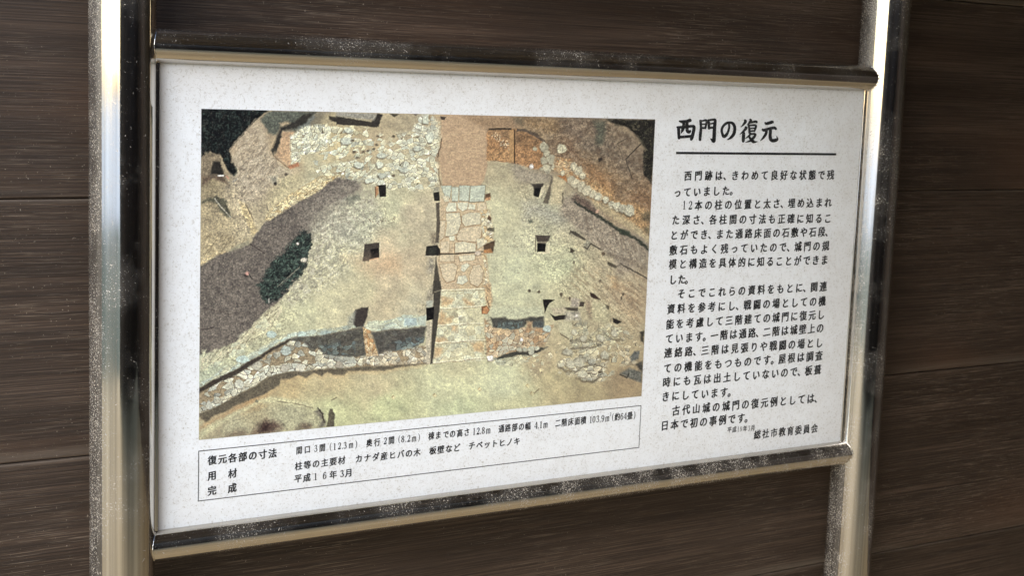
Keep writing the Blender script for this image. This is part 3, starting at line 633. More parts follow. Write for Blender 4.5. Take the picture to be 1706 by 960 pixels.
    for s in ('985,140 1110,160 1090,210 990,220', '1190,150 1290,190 1300,225 1200,205', '985,265 1030,300 1020,400 940,400', '1040,330 1090,330 1080,380 1030,375', '940,520 1020,520 1050,560 930,570', '920,610 1000,620 980,700 910,720', '1270,580 1390,560 1380,660 1300,650', '1090,410 1135,410 1130,470 1085,470'):
        fill(8, s, (192, 154, 100), 3, 5, .12, .7)
    for s in ('985,82 1395,62', '970,250 1370,228', '950,408 1390,385', '925,575 1395,545', '900,762 1395,712'):
        line(8, s, (238, 232, 192), 1.6, 2, 1, .8)
        line(0, Q(8, s) + np.array([0, 1.6]), (128, 108, 70), 1.1, 5, 1, .55)
    fill(8, '1395,30 1450,10 1470,160 1450,260 1410,200', (186, 154, 106), 2, 4, .3, .85); line(8, '1410,140 1440,240', (96, 72, 46), 1.2, 1)
    fill(8, '1365,235 1415,218 1445,262 1420,302 1368,302', (120, 78, 40), .9, 1); fill(8, '1380,245 1415,232 1436,268 1415,298 1378,298', (190, 134, 80), .9, 1)
    fill(5, '1385,500 1490,452 1492,500 1470,572 1390,572', (84, 66, 42), 1.2, 2, .15); fill(5, '1390,545 1450,530 1470,572 1390,575', (182, 128, 72), 1.5, 2)
    fill(5, '1400,20 1452,10 1452,50 1400,66', (92, 70, 44), 1.2, 2); fill(5, '1410,50 1450,45 1450,75 1405,80', (184, 140, 92), 1.2, 2); fill(5, '1415,340 1490,330 1490,372 1430,362', (84, 78, 56), 1.2, 3); fill(5, '1430,215 1460,240 1455,275 1420,250', (90, 70, 46), 1, 2)
    fill(8, '1395,340 1450,335 1475,430 1400,470 1395,640 1450,700 1400,700', (186, 180, 140), 2, 4, .2)
    for i in range(9):
        line(8, '%d,%d %d,%d' % (1400, 375 + i * 38, 1450, 360 + i * 38), (96, 88, 64), 1.2, 2, 1, .7)
    fill(5, '1470,100 1580,100 1560,960 1470,960 1510,500', (202, 200, 154), 5, 6, .08, .5)
    # shadow along the passage side, holes
    fill(5, '938,100 970,100 976,300 962,480 930,480 945,300', (84, 76, 58), 1.2, 2, .16); fill(5, '938,600 920,800 905,960 990,915 950,690', (72, 66, 50), 1.2, 2, .16); fill(5, '880,380 940,380 935,500 900,500', (122, 110, 84), 3, 5, .25, .7); fill(5, '860,620 920,620 915,780 870,760', (130, 124, 104), 3, 6, .4, .7)
    fill(8, '915,-10 982,-10 985,60 972,240 940,500 905,765 886,772 905,380 915,240', (64, 60, 46), 1.1, 1.5, .14); line(8, '925,95 990,75', (170, 160, 124), 1.6, 1, 1, .6)
    fill(8, '845,242 922,232 916,352 850,362', (9, 9, 7), .9, 1); fill(8, '845,180 910,170 905,235 850,240', (170, 172, 146), 1.2, 2)
    fill(5, '850,512 950,500 978,540 980,592 940,602 838,602', (26, 26, 19), 1.0, 1.5); fill(5, '862,520 940,512 940,590 862,594', (48, 50, 38), 2.5, 3, .2, .8); line(5, '960,585 1150,580 1380,560', (62, 56, 40), 1.9, 1); line(5, '838,602 940,602', (214, 200, 164), 1.2, 1); blob(5, 1357, 578, 10, (60, 44, 28)); blob(5, 1340, 575, 22, (206, 190, 160), 1.4)
    fill(2, '914,852 970,840 972,930 922,928', (30, 28, 20), 1, 1); fill(2, '918,810 968,800 970,842 914,850', (150, 146, 118), 1.2, 2)
    fill(2, '378,786 466,776 468,888 410,892 398,800', (22, 20, 14), 1, 1.2); fill(2, '362,800 395,792 400,860 366,900', (168, 122, 76), 1, 2); line(2, '365,800 372,900', (92, 70, 44), 1, 1)
    fill(5, '265,490 410,474 405,622 310,640 300,652 248,650', (62, 56, 44), 1, 1.5, .14); fill(5, '320,540 402,528 402,616 330,618', (9, 9, 7), 1.4, 1.5); line(5, '312,640 400,622', (216, 172, 124), 1.8, 1); line(5, '412,474 408,620', (212, 204, 164), 1.4, 1)
    fill(3, '468,768 592,764 592,800 552,892 500,882 498,800', (52, 47, 36), 1, 1.5); fill(3, '505,812 572,808 550,893 505,876', (10, 10, 7), 1.2, 1.2); fill(3, '575,800 605,780 600,850 560,905 552,895', (206, 196, 154), 1, 1.5)
    fill(3, '440,790 475,770 505,810 500,885 470,880', (190, 182, 140), 2, 3, .1, .6)
    fill(3, '664,690 682,720 664,830 640,962 588,942 630,840 652,780', (92, 84, 64), 1.2, 2, .14); fill(3, '690,690 800,740 780,860 770,960 650,960 680,800', (198, 184, 138), 3, 4, .12, .8); line(3, '780,850 775,950', (84, 76, 56), 1.6, 3)
    fill(3, '300,580 470,625 540,650 670,680 640,760 540,760 420,770 300,700', (150, 140, 116), 6, 8, .22, .75)
    fill(6, '520,404 660,410 640,468 535,470', (70, 62, 48), 1, 1.5, .16); fill(6, '540,465 640,465 622,486 538,486', (128, 118, 92), 1, 1.5); fill(6, '534,482 618,485 612,562 534,566', (12, 11, 8), 1.2, 1.2); fill(6, '618,480 655,490 652,580 535,580 535,566 612,562', (208, 200, 158), 1, 1.5)
    line(6, '520,405 518,560', (96, 84, 62), 1.2, 1)
    # grey scuffed patches on the right block
    sc = '400,100 520,90 700,180 800,260 780,300 640,270 500,230 420,300'
    fill(6, sc, (164, 162, 140), 8, 12, .2, .6); specks(6, '400,90 600,100 900,200 780,320 420,320', 120, (110, 104, 86), (.4, 1.0), 81, .6); specks(6, '240,420 520,380 520,520 260,520', 60, (118, 110, 88), (.4, .9), 82, .6)
    specks(0, '820,320 880,360 870,520 825,520', 60, (120, 114, 88), (.4, .9), 83, .5); specks(5, '300,230 560,230 540,310 320,300', 34, (100, 84, 60), (.4, 1.2), 84, .8); specks(0, '560,350 725,350 715,510 560,540', 70, (150, 132, 96), (.3, .8), 85, .5)
    fill(6, '450,270 490,262 495,290 460,292', (96, 100, 78), 1.5, 3); fill(6, '1190,780 1280,800 1300,920 1240,900', (178, 140, 88), 3, 5, .3, .5); blob(6, 460, 930, 12, (80, 74, 56)); blob(6, 880, 660, 10, (90, 80, 60)); blob(6, 1130, 835, 9, (90, 80, 60))
    streak = fbm(3, 1, 3, .75, 5)
    r = mask(Q(0, '960,440 1075,455 1070,560 1010,520 940,500'), 8, 8); blend(r[0], r[1] * np.clip(streak[r[0]] * 2, 0, .4), (140, 118, 84)); blend(r[0], r[1] * np.clip(-streak[r[0]] * 2, 0, .4), (202, 190, 148))
    for p in ('430,600 570,600 590,760 440,740', '60,600 560,620 600,700 300,800'):
        fill(5, p, (198, 160, 112), 12, 14, .1, .35)
    # --- right block front and rubble
    fill(9, '95,240 250,240 590,235 592,328 460,325 430,342 260,352 240,330 95,332', (190, 192, 152), 3, 4, .1, .8)
    S3 = '98,336 240,332 268,355 430,345 470,328 598,328 602,432 500,442 482,382 452,362 400,432 300,455 250,432 120,434'
    fill(9, S3, (70, 70, 57), 1.8, 3, .2); stones(9, '150,380 400,370 395,430 300,455 130,430', 5, (92, 106, 96), (48, 56, 50), 0, .8, .8, 91, .12, 2, 3, .2, None, .8); fill(9, '500,370 598,370 600,430 505,440', (82, 90, 82), 2, 3, .2, .8)
    fill(9, '440,370 490,370 480,440 430,440', (160, 132, 92), 2, 3, .2)
    stones(9, '40,350 110,430 290,455 420,430 600,435 690,400 650,500 600,600 350,655 130,712 60,690', 7, (186, 164, 122), (104, 78, 48), -.5, 1.3, .85, 92, .12, 2, 3, .18, (170, 138, 94), 1, .9, (178, 184, 158))
    blob(9, 390, 545, 20, (244, 240, 226), .8); blob(9, 630, 440, 36, (172, 184, 166), 1.2)
    fill(9, '125,725 250,675 350,650 500,625 640,612 560,655 480,690 350,690 160,735', (58, 58, 45), 1.2, 3, .2)
    stones(9, '60,700 200,730 500,670 560,690 420,760 280,800 180,785 70,750', 6, (184, 182, 144), (100, 90, 62), -.3, 1.3, .85, 93, .12, 2, 3, .16, None, 1, .8); blob(9, 95, 715, 26, (226, 220, 200), 1.1)
    for x, y, r_ in ((370, 638, 24), (420, 635, 24), (480, 632, 30), (530, 625, 22), (480, 665, 20)):
        blob(9, x, y, r_, (182, 182, 152), 1.2)
    stones(9, '440,740 560,700 620,780 560,900 470,850', 5, (196, 186, 140), (120, 104, 70), .3, 1.2, .4, 94, .12, 3, 5, .16)
    stones(9, '700,385 960,372 1350,425 1350,600 1300,760 1240,900 1050,945 900,905 730,800 765,620 850,540', 7.5, (176, 170, 134), (84, 72, 50), -.45, 1.4, .55, 95, .13, 5, 9, .2, None, 1, 1.0)
    stones(9, '600,600 760,560 900,600 900,900 760,870 640,720', 5.5, (188, 178, 138), (90, 78, 54), -.4, 1.3, .35, 101, .14, 6, 9, .2)
    stones(9, '1280,420 1440,470 1520,640 1440,770 1280,780', 6, (180, 172, 136), (80, 70, 50), .3, 1.4, .5, 102, .14, 6, 9, .2)
    stones(9, '860,420 1180,400 1340,430 1340,600 1100,610 860,620', 6, (190, 184, 142), (96, 84, 58), -.3, 1.3, .6, 96, .12, 3, 5, .16, None, .9, .9)
    stones(9, '780,740 1000,700 1200,740 1150,940 960,930 880,850', 6.5, (180, 174, 142), (58, 50, 36), -.5, 1.7, .85, 97, .15, 3, 4, .22, None, 1, 1.1)
    stones(9, '850,570 1140,560 1200,600 1000,640 840,630', 6.5, (168, 162, 130), (56, 50, 38), -.1, 1.3, .9, 98, .15, 2, 3, .18, None, 1, 1.1)
    fill(9, '730,380 862,378 862,505 835,532 790,500 745,480', (186, 180, 138), 1.5, 3, .08); line(9, '750,485 830,535', (90, 78, 54), 1.6, 2)
    for p_, w_ in (('845,632 960,626 1060,616 1135,588', 2.6), ('735,800 800,838 890,850 1000,785', 3.2), ('900,900 960,938 1050,945 1130,895', 3.0), ('850,552 950,560 1020,548 1080,560', 1.8), ('1100,700 1180,735 1230,700', 1.8), ('1000,790 1080,775 1140,800 1150,850', 1.6), ('770,640 850,670 900,655', 1.4), ('1180,500 1250,545 1340,550', 1.8), ('1000,860 1080,870 1140,850', 1.6)):
        line(9, p_, (92, 82, 58), w_ * .8, 6, 1.8, .8)
    for x, y, w, h in ((1170, 690, 42, 40), (820, 660, 50, 30), (930, 760, 50, 46), (760, 780, 30, 26), (850, 780, 40, 40), (970, 530, 36, 28), (880, 470, 24, 28), (1130, 530, 40, 34), (1260, 480, 30, 40), (960, 870, 50, 34)):
        blob(9, x, y, h, (184, 180, 148), w / h, (104, 94, 68), .8)
    fill(9, '588,163 702,165 650,200 625,245 606,292', (20, 18, 13), 1, 1.5); fill(9, '655,298 700,320 815,308 800,352 700,362', (36, 33, 24), 1, 2); fill(9, '660,240 800,240 810,290 700,310', (182, 172, 136), 1.5, 3)
    fill(9, '795,240 920,240 920,278 820,266', (72, 66, 50), 1.2, 2); fill(9, '800,280 930,275 950,360 790,360', (170, 164, 136), 2, 4, .25); fill(9, '850,150 940,160 930,235 850,235', (160, 150, 126), 2, 4, .2); fill(9, '940,190 988,188 965,230 932,236', (58, 50, 38), 1, 2)
    fill(9, '1030,100 1062,108 1135,168 1090,162 1040,140', (58, 44, 32), 1, 2); fill(9, '1170,205 1212,232 1210,268 1180,240', (62, 54, 38), 1, 2); fill(9, '1130,240 1170,220 1190,260 1160,285', (186, 176, 140), 1, 2); fill(9, '1245,338 1332,372 1290,396 1250,382', (34, 30, 23), 1, 2)
    fill(9, '1050,170 1180,200 1220,330 1190,390 1060,360', (188, 184, 138), 4, 5, .2, .6); fill(9, '990,160 1040,180 1040,350 1000,300', (140, 120, 92), 3, 5, .3, .6); blob(9, 905, 320, 18, (232, 226, 206), .8)
    for x, y, r_, asp in ((765, 115, 18, .7), (845, 155, 14, .6), (1345, 115, 14, .6), (1330, 150, 12, .7), (555, 90, 12, 1)):
        blob(9, x, y, r_, (84, 74, 54), asp)
    fill(9, '1310,862 1400,812 1522,850 1512,945 1390,905', (104, 104, 88), 2, 4, .25); fill(9, '1408,705 1450,652 1502,648 1492,712 1422,752', (98, 100, 88), 1.5, 3, .2); fill(9, '1460,770 1530,740 1530,850 1490,830', (64, 62, 50), 2, 4, .25); blob(9, 1385, 730, 30, (186, 172, 134)); fill(9, '1505,470 1540,460 1535,570 1510,560', (50, 48, 36), 2, 4, .2)
    line(9, '1310,870 1380,905 1400,860', (50, 46, 34), 2, 2)
    stones(9, '1200,600 1400,640 1440,800 1300,760 1240,700', 5.5, (176, 164, 126), (96, 80, 54), .2, 1.2, .5, 99, .12, 3, 5, .2)
    # post-hole dots along the bottom
    for x, y in ((655, 662), (724, 659), (799, 649), (879, 643), (886, 656)):
        p = np.array([[x - 3.2, y], [x, y - 3.4], [x + 3.2, y], [x, y + 3.4]]); fill(0, p, (150, 122, 74), 1, 1); fill(0, p * 1 + np.array([.8, .6]), (206, 198, 144), 1, 1)
    line(0, '890,656 898,648', (120, 104, 70), 1.3, 1)
    IMG[:] *= (1.01 + .02 * EMB + .035 * EMB2 + .10 * RELIEF2 - .35 * np.clip(GR - .16, 0, 1))[..., None]
    # film grain
    IMG[:] *= (1 + .16 * NF + .07 * (rng.rand(PH, PW) - .5))[..., None]
    IMG[:] = IMG * np.array([.97, .975, .99], np.float32) + np.array([3, 3, 6], np.float32)
    bl = IMG.copy()
    for ax_ in (0, 1):
        bl = (np.roll(bl, 1, ax_) + np.roll(bl, -1, ax_) + np.roll(bl, 2, ax_) * .5 + np.roll(bl, -2, ax_) * .5 + bl) / 4
    IMG[2:-2, 2:-2] += .8 * (IMG - bl)[2:-2, 2:-2]
    lum = IMG @ np.array([.3, .59, .11], np.float32); IMG[:] = lum[..., None] + .87 * (IMG - lum[..., None])
    IMG[:] = IMG * np.array([1.0, 1.0, .995], np.float32) + np.array([2, 2, 5], np.float32)
    np.clip(IMG, 6, 250, IMG)
# ---- sign
sign = thing('information_sign', 'white weathered information board with aerial excavation picture and Japanese text between steel posts', 'sign')
PZ = .010
for X, lab in ((-.1372, None), (1.6664, None)):
    bm = bmesh.new(); p = W(X, 0, PZ)
    tube(bm, (p.x, p.y, 0.0), (p.x, p.y, 2.15), .0565 * U, 128, 1, True)
    from_bm('post', bm, M_POST, sign, True)
for Y in (-.1062, .7868):
    bm = bmesh.new(); a, b = W(-.125, Y, .004), W(1.655, Y, .004)
    tube(bm, a, b, .0294 * U, 96)
    rail = from_bm('rail', bm, M_RAIL, sign, True)
    for Xp, sg in ((-.1372, 1), (1.6664, -1)):      # weld bead where the rail is coped onto the post
        c = W(Xp, Y, .004); yp = PZ * U; bm = bmesh.new(); R_, r_r = .0565 * U, .0294 * U; loops = []
        for i in range(72):
            t = 2 * math.pi * i / 72; y = c.y + r_r * math.cos(t); z = c.z + r_r * math.sin(t)
            x = c.x + sg * math.sqrt(max(R_ * R_ - (y - yp) ** 2, 0)); o_ = Vector((0, math.cos(t), math.sin(t))); ax = Vector((sg, 0, 0))
            rb = .0011 * (1 + .25 * math.sin(t * 23))
            loops.append([bm.verts.new(Vector((x, y, z)) + (o_ * math.cos(q) + ax * math.sin(q)) * rb) for q in [2 * math.pi * j / 8 for j in range(8)]])
        for i in range(72):
            A_, B_ = loops[i], loops[(i + 1) % 72]
            for j in range(8): bm.faces.new((A_[j], A_[(j + 1) % 8], B_[(j + 1) % 8], B_[j]))
        bmesh.ops.recalc_face_normals(bm, faces=bm.faces)
        from_bm('weld_bead', bm, M_RAIL, rail, True)
for x0, x1 in ((-.0825, -.0757), (1.6022, 1.612)):
    bm = bmesh.new(); a, b = W(x0, .765, -.0035), W(x1, -.083, .012)
    box(bm, a, b, .0012, 3)
    from_bm('side_bar', bm, M_POST, sign, False)
bm = bmesh.new(); a, b = W(-.0753, .775, 0), W(1.602, -.095, .006)
box(bm, a, b)
panel = from_bm('panel', bm, M_PANEL, sign)

# printed picture
paint()
lin = np.clip(IMG / 255.0, 0, 1)
lin = np.where(lin <= .04045, lin / 12.92, ((lin + .055) / 1.055) ** 2.4) * PRINT_GAIN
co_ = np.zeros((PH, PW, 3), np.float32)
co_[..., 0] = gx * U; co_[..., 1] = -.0004; co_[..., 2] = H0 - gy * U
me = bpy.data.meshes.new('photo_print')
idx = np.arange(PH * PW).reshape(PH, PW)
q = np.stack([idx[1:, :-1], idx[1:, 1:], idx[:-1, 1:], idx[:-1, :-1]], -1).reshape(-1, 4)
me.vertices.add(PH * PW); me.vertices.foreach_set('co', co_.reshape(-1))
me.loops.add(q.size); me.loops.foreach_set('vertex_index', q.reshape(-1).astype(np.int32))
me.polygons.add(len(q)); me.polygons.foreach_set('loop_start', np.arange(0, q.size, 4, dtype=np.int32))
me.update(calc_edges=True)
ca = me.color_attributes.new('print', 'FLOAT_COLOR', 'POINT')
rgba = np.ones((PH * PW, 4), np.float32); rgba[:, :3] = lin.reshape(-1, 3)
ca.data.foreach_set('color', rgba.reshape(-1))
obj('photo_print', me, M_PRINT, panel)

# ---- lettering
_cache = {}
_tc = bpy.data.curves.new('probe', 'FONT'); _to = bpy.data.objects.new('probe', _tc); COL.objects.link(_to)
def raw_glyph(ch):
    _tc.body = ch; dg = bpy.context.evaluated_depsgraph_get(); dg.update()
    cc = _to.evaluated_get(dg).to_curve(dg); out = []
    for s in cc.splines:
        bp = s.bezier_points; n = len(bp); pts = []
        for i in range(n):
            a, b = bp[i], bp[(i + 1) % n]
            P0, P1, P2, P3 = a.co.xy, a.handle_right.xy, b.handle_left.xy, b.co.xy
            st = 1 if (P1 - P0).length + (P3 - P2).length < 1e-4 or abs((P1 - P0).cross(P3 - P0)) + abs((P2 - P0).cross(P3 - P0)) < 1e-5 else 5
            for j in range(st):
                t = j / st; pts.append(P0 * (1 - t) ** 3 + P1 * 3 * t * (1 - t) ** 2 + P2 * 3 * t * t * (1 - t) + P3 * t ** 3)
        if len(pts) > 2: out.append(np.array([[p.x, p.y] for p in pts]))
    _to.to_curve_clear()
    return out
_ref = np.concatenate(raw_glyph('国')); REF_C = (_ref.min(0) + _ref.max(0)) / 2; EM = (_ref[:, 1].max() - _ref[:, 1].min()) / .90
def area(p): return .5 * np.sum(p[:, 0] * np.roll(p[:, 1], -1) - np.roll(p[:, 0], -1) * p[:, 1])
def glyph(ch, dx=.046, dy=.025, shear=.09):
    key = (ch, dx, dy, shear)
    if key in _cache: return _cache[key]
    polys = [(p - REF_C) / EM for p in raw_glyph(ch)]
    sgn = 1 if sum(area(p) for p in polys) > 0 else -1
    out = []
    for p in polys:
        keep = [i for i in range(len(p)) if np.hypot(*(p[i] - p[i - 1])) > 1e-4]; p = p[keep]
        if len(p) < 3: continue
        e = np.roll(p, -1, 0) - p; e /= np.linalg.norm(e, axis=1)[:, None]
        n = np.stack([e[:, 1], -e[:, 0]], 1) * sgn
        nn = n + np.roll(n, 1, 0); L = np.maximum(np.linalg.norm(nn, axis=1), .7)[:, None]; nn = nn / L * np.minimum(2 / L, 1.2)
        w = p + nn * np.array([dx, dy])
        w = w * np.array([.96, 1.02]); w[:, 1] += w[:, 0] * shear
        out.append(w)
    # ink areas as triangles, inner rings left open
    V = []; E_ = []
    for w in out:
        b0 = len(V); V += [Vector(p) for p in w]; E_ += [(b0 + i, b0 + (i + 1) % len(w)) for i in range(len(w))]
    if not V:
        _cache[key] = ([], []); return _cache[key]
    r = mathutils.geometry.delaunay_2d_cdt(V, E_, [], 1, 1e-5, False)
    vs_ = [np.array(v) for v in r[0]]; keep = []
    for f in r[2]:
        c = sum(vs_[i] for i in f) / len(f); wn = 0
        for w in out:
            a, b = w, np.roll(w, -1, 0); hit = (a[:, 1] > c[1]) != (b[:, 1] > c[1])
            a, b = a[hit], b[hit]; cr = c[0] < (b[:, 0] - a[:, 0]) * (c[1] - a[:, 1]) / (b[:, 1] - a[:, 1]) + a[:, 0]
            wn += np.sum(np.where(b[cr, 1] > a[cr, 1], 1, -1))
        if wn != 0: keep.append(f)
    _cache[key] = (vs_, keep)
    return _cache[key]
BR = {  # serif figures drawn as brush strokes: (x, y, width), em units, baseline 0
 '1': ['.27,0,.085 .27,.3,.085 .27,.67,.085', '.27,.66,.03 .13,.60,.03', '.13,.014,.03 .41,.014,.03'],
 '2': ['.08,.51,.06 .10,.60,.05 .22,.67,.045 .35,.61,.075 .38,.49,.085 .29,.30,.06 .08,.06,.045', '.06,.045,.085 .40,.045,.085', '.41,.05,.04 .43,.18,.03'],
 '3': ['.09,.56,.07 .20,.67,.045 .33,.61,.075 .33,.46,.07 .20,.365,.035', '.20,.365,.035 .37,.29,.07 .40,.16,.085 .31,.035,.055 .17,.01,.04 .07,.11,.08'],
 '4': ['.33,.68,.05 .04,.21,.035', '.03,.19,.045 .46,.19,.045', '.35,.68,.06 .35,.35,.085 .35,0,.085', '.23,.012,.028 .46,.012,.028'],
 '6': ['.39,.57,.07 .29,.67,.04 .16,.57,.07 .09,.33,.085 .12,.11,.075 .24,.01,.04 .37,.09,.075 .41,.22,.085 .36,.37,.06 .25,.42,.038 .13,.34,.04'],
 '8': ['.24,.36,.05 .12,.45,.07 .11,.57,.075 .24,.67,.04 .37,.57,.07 .36,.45,.06 .24,.36,.05 .10,.25,.075 .09,.12,.08 .24,.01,.04 .39,.12,.085 .37,.26,.075 .24,.36,.05'],
 '9': ['.09,.11,.07 .19,.01,.04 .32,.11,.07 .39,.35,.085 .36,.57,.075 .24,.67,.04 .11,.59,.075 .07,.46,.085 .12,.31,.06 .23,.26,.038 .35,.34,.04'],
 '0': ['.24,.67,.035 .11,.55,.075 .08,.34,.09 .11,.13,.075 .24,.01,.035 .37,.13,.075 .40,.34,.09 .37,.55,.075 .24,.67,.035'],
 '.': ['.10,.05,.10 .13,.05,.10'],
 'm': ['.10,0,.08 .10,.44,.08', '.10,.38,.04 .20,.46,.05 .31,.44,.075 .34,.36,.08 .34,0,.08', '.34,.36,.04 .44,.46,.05 .55,.44,.075 .58,.36,.08 .58,0,.08', '.02,.012,.026 .18,.012,.026', '.27,.012,.026 .42,.012,.026', '.51,.012,.026 .66,.012,.026', '.02,.435,.026 .12,.435,.03'],
 '(': ['.30,.76,.02 .17,.60,.05 .11,.32,.07 .17,.04,.05 .30,-.12,.02'],
 ')': ['.10,.76,.02 .23,.60,.05 .29,.32,.07 .23,.04,.05 .10,-.12,.02']}
WID = {'.': .24, 'm': .68, '(': .40, ')': .40}
def smooth_path(a, n=6):
    if len(a) < 3: return a
    out = []
    P = np.vstack([2 * a[0] - a[1], a, 2 * a[-1] - a[-2]])
    for i in range(1, len(P) - 2):
        p0, p1, p2, p3 = P[i - 1], P[i], P[i + 1], P[i + 2]
        for j in range(n):
            t = j / n
            out.append(.5 * (2 * p1 + (p2 - p0) * t + (2 * p0 - 5 * p1 + 4 * p2 - p3) * t * t + (3 * p1 - p0 - 3 * p2 + p3) * t ** 3))
    out.append(a[-1]); out = np.array(out); out[:, 2] = np.maximum(out[:, 2], a[:, 2].min() * .5)
    return out
def stroke(bm, path, fn, k, wk=1.3):                    # a brush stroke: swept discs' outline as quads plus round ends
    a = smooth_path(path); n = len(a); d = -.00005 * (k % 7) - .0002
    t = np.gradient(a[:, :2], axis=0); t /= np.maximum(np.linalg.norm(t, axis=1), 1e-9)[:, None]
    nr = np.stack([-t[:, 1], t[:, 0]], 1) * a[:, 2:3] / 2 * wk
    L = a[:, :2] + nr; R = a[:, :2] - nr
    def cap(c, v, s):                          # half round, squashed
        return [c + nr_ * math.cos(x) + v * s * math.sin(x) for x in (.6, 1.2, 1.57, 1.95, 2.55) for nr_ in (0,)] if False else []
    tip0 = a[0, :2] - t[0] * a[0, 2] * .35; tip1 = a[-1, :2] + t[-1] * a[-1, 2] * .35
    mk = lambda p: bm.verts.new(fn(p[0], p[1], d))
    lv = [mk(p) for p in L]; rv = [mk(p) for p in R]; m0 = [mk(tip0 + nr[0] * .55), mk(tip0 - nr[0] * .55)]; m1 = [mk(tip1 + nr[-1] * .55), mk(tip1 - nr[-1] * .55)]
    for i in range(n - 1):
        try: bm.faces.new((lv[i], rv[i], rv[i + 1], lv[i + 1]))
        except ValueError: pass
    bm.faces.new((m0[0], m0[1], rv[0], lv[0])); bm.faces.new((lv[-1], rv[-1], m1[1], m1[0]))
def parse(s): return np.array([[float(t) for t in p.split(',')] for p in s.split()])

class Block:
    def __init__(s, **kw):
        s.kw = kw
        s.bm = bmesh.new(); s.k = 0
    def put(s, ch, u, v, hpx, wide=1.0, **kw):
        c = board(u, v); h = abs(board(u, v + hpx / 2)[1] - board(u, v - hpx / 2)[1]) / .95
        if ch in BR:
            w = WID.get(ch, .48); hh = h * 1.22
            fn = lambda x, y, d: W(c[0] + (x - w / 2) * hh * .86 * wide, c[1] - (y - .34 + (x - w / 2) * .03) * hh, d / U)
            for st in BR[ch]: stroke(s.bm, parse(st), fn, s.k, 1.5 if hpx > 10 else 1.25); s.k += 1
            return
        gv, gf = glyph(ch, **{**s.kw, **kw})
        vv = [s.bm.verts.new(W(c[0] + p[0] * h * wide, c[1] - p[1] * h, -.0003 / U)) for p in gv]
        for f in gf:
            try: s.bm.faces.new([vv[i] for i in f])
            except ValueError: pass
    def line(s, text, u0, v0, u1, v1, hpx, punct=.62, wide=1.0, **kw):
        """characters spaced between the centres of the first and last full glyph; a trailing mark hangs after"""
        body = text.rstrip('、。'); tail = text[len(body):]
        adv = lambda a, b: .5 * ((punct if a in '、。' else .62 if a in BR else 1) + (punct if b in '、。' else .62 if b in BR else 1))
        pos = [0.0]
        for a, b in zip(body, body[1:]): pos.append(pos[-1] + adv(a, b))
        A, B = board(u0, v0), board(u1, v1); tot = pos[-1] or 1
        for t in tail: pos.append(pos[-1] + adv(body[-1], t) * 1.0)
        for ch, q in zip(body + tail, pos):
            if ch == '　': continue
            P = A + (B - A) * (q / tot); u, v = to_px(P[0], P[1]); s.put(ch, u, v, hpx, wide, **kw)
    def build(s, name, parent):
        return from_bm(name, s.bm, M_INK, parent)

B = Block()
for a in (("西門跡は、きわめて良好な状態で残", 1146, 293, 1383.6, 291.6), ("っていました。", 1128.5, 321, 1209.2, 317.9), ("た深さ、各柱間の寸法も正確に知るこ", 1125.7, 366.9, 1379.1, 364.1),
          ("とができ、また通路床面の石敷や石段、", 1122.9, 392.2, 1368.6, 386.6), ("敷石もよく残っていたので、城門の規", 1121.6, 417.2, 1375.4, 410), ("模と構造を具体的に知ることができま", 1120.6, 440.6, 1373.5, 433.5),
          ("した。", 1121, 466.3, 1135.6, 465.9), ("そこでこれらの資料をもとに、関連", 1135, 490, 1371.4, 477.8), ("資料を参考にし、戦闘の場としての機", 1117.8, 515.3, 1369.5, 502.2),
          ("能を考慮して三階建ての城門に復元し", 1115.9, 540.7, 1367.6, 524.7), ("ています。一階は通路、二階は城壁上の", 1115, 565, 1366.1, 547.2), ("連絡路、三階は見張りや戦闘の場とし", 1112.9, 588.5, 1364.8, 571.6),
          ("ての機能をもつものです。屋根は調査", 1112.1, 614.2, 1364.2, 593.2), ("時にも瓦は出土していないので、板葺", 1110.3, 637.5, 1362, 616.9), ("きにしています。", 1108.8, 661.4, 1205.9, 654.4),
          ("古代山城の城門の復元例としては、", 1126, 684.8, 1350.4, 664.7), ("日本で初の事例です。", 1107.3, 709.7, 1234.4, 697.6)):
    B.line(*a, 16.2 if a[1] < 1 else 15.6)
B.put('1', 1139.5, 341.8, 15.5); B.put('2', 1150, 342, 15.5); B.line("本の柱の位置と太さ、埋め込まれ", 1163.4, 342.3, 1379.5, 337.6, 15.6)
B.build('body_text', panel)
B = Block(dx=.040, dy=.024)
for ch, u, v in (('平', 1215.1, 716.7), ('成', 1223.2, 716.1), ('1', 1229.6, 715.6), ('9', 1234.6, 715.1), ('年', 1241.2, 714.7), ('3', 1247.8, 714.0), ('月', 1254.1, 713.5)): B.put(ch, u, v, 9.4, .9)
B.line("総社市教育委員会", 1261.6, 724.8, 1356.7, 714.4, 14.2); B.build('signature_text', panel)
B = Block()
B.line("復元各部の寸法", 353.4, 767.5, 454, 756, 14.6)
for ch, u, v in (('用', 353.1, 793.3), ('材', 387.3, 789.6), ('完', 353.1, 818.3), ('成', 386.8, 813.9)): B.put(ch, u, v, 14.6)
B.build('data_heading', panel); B = Block(dx=.040, dy=.022)
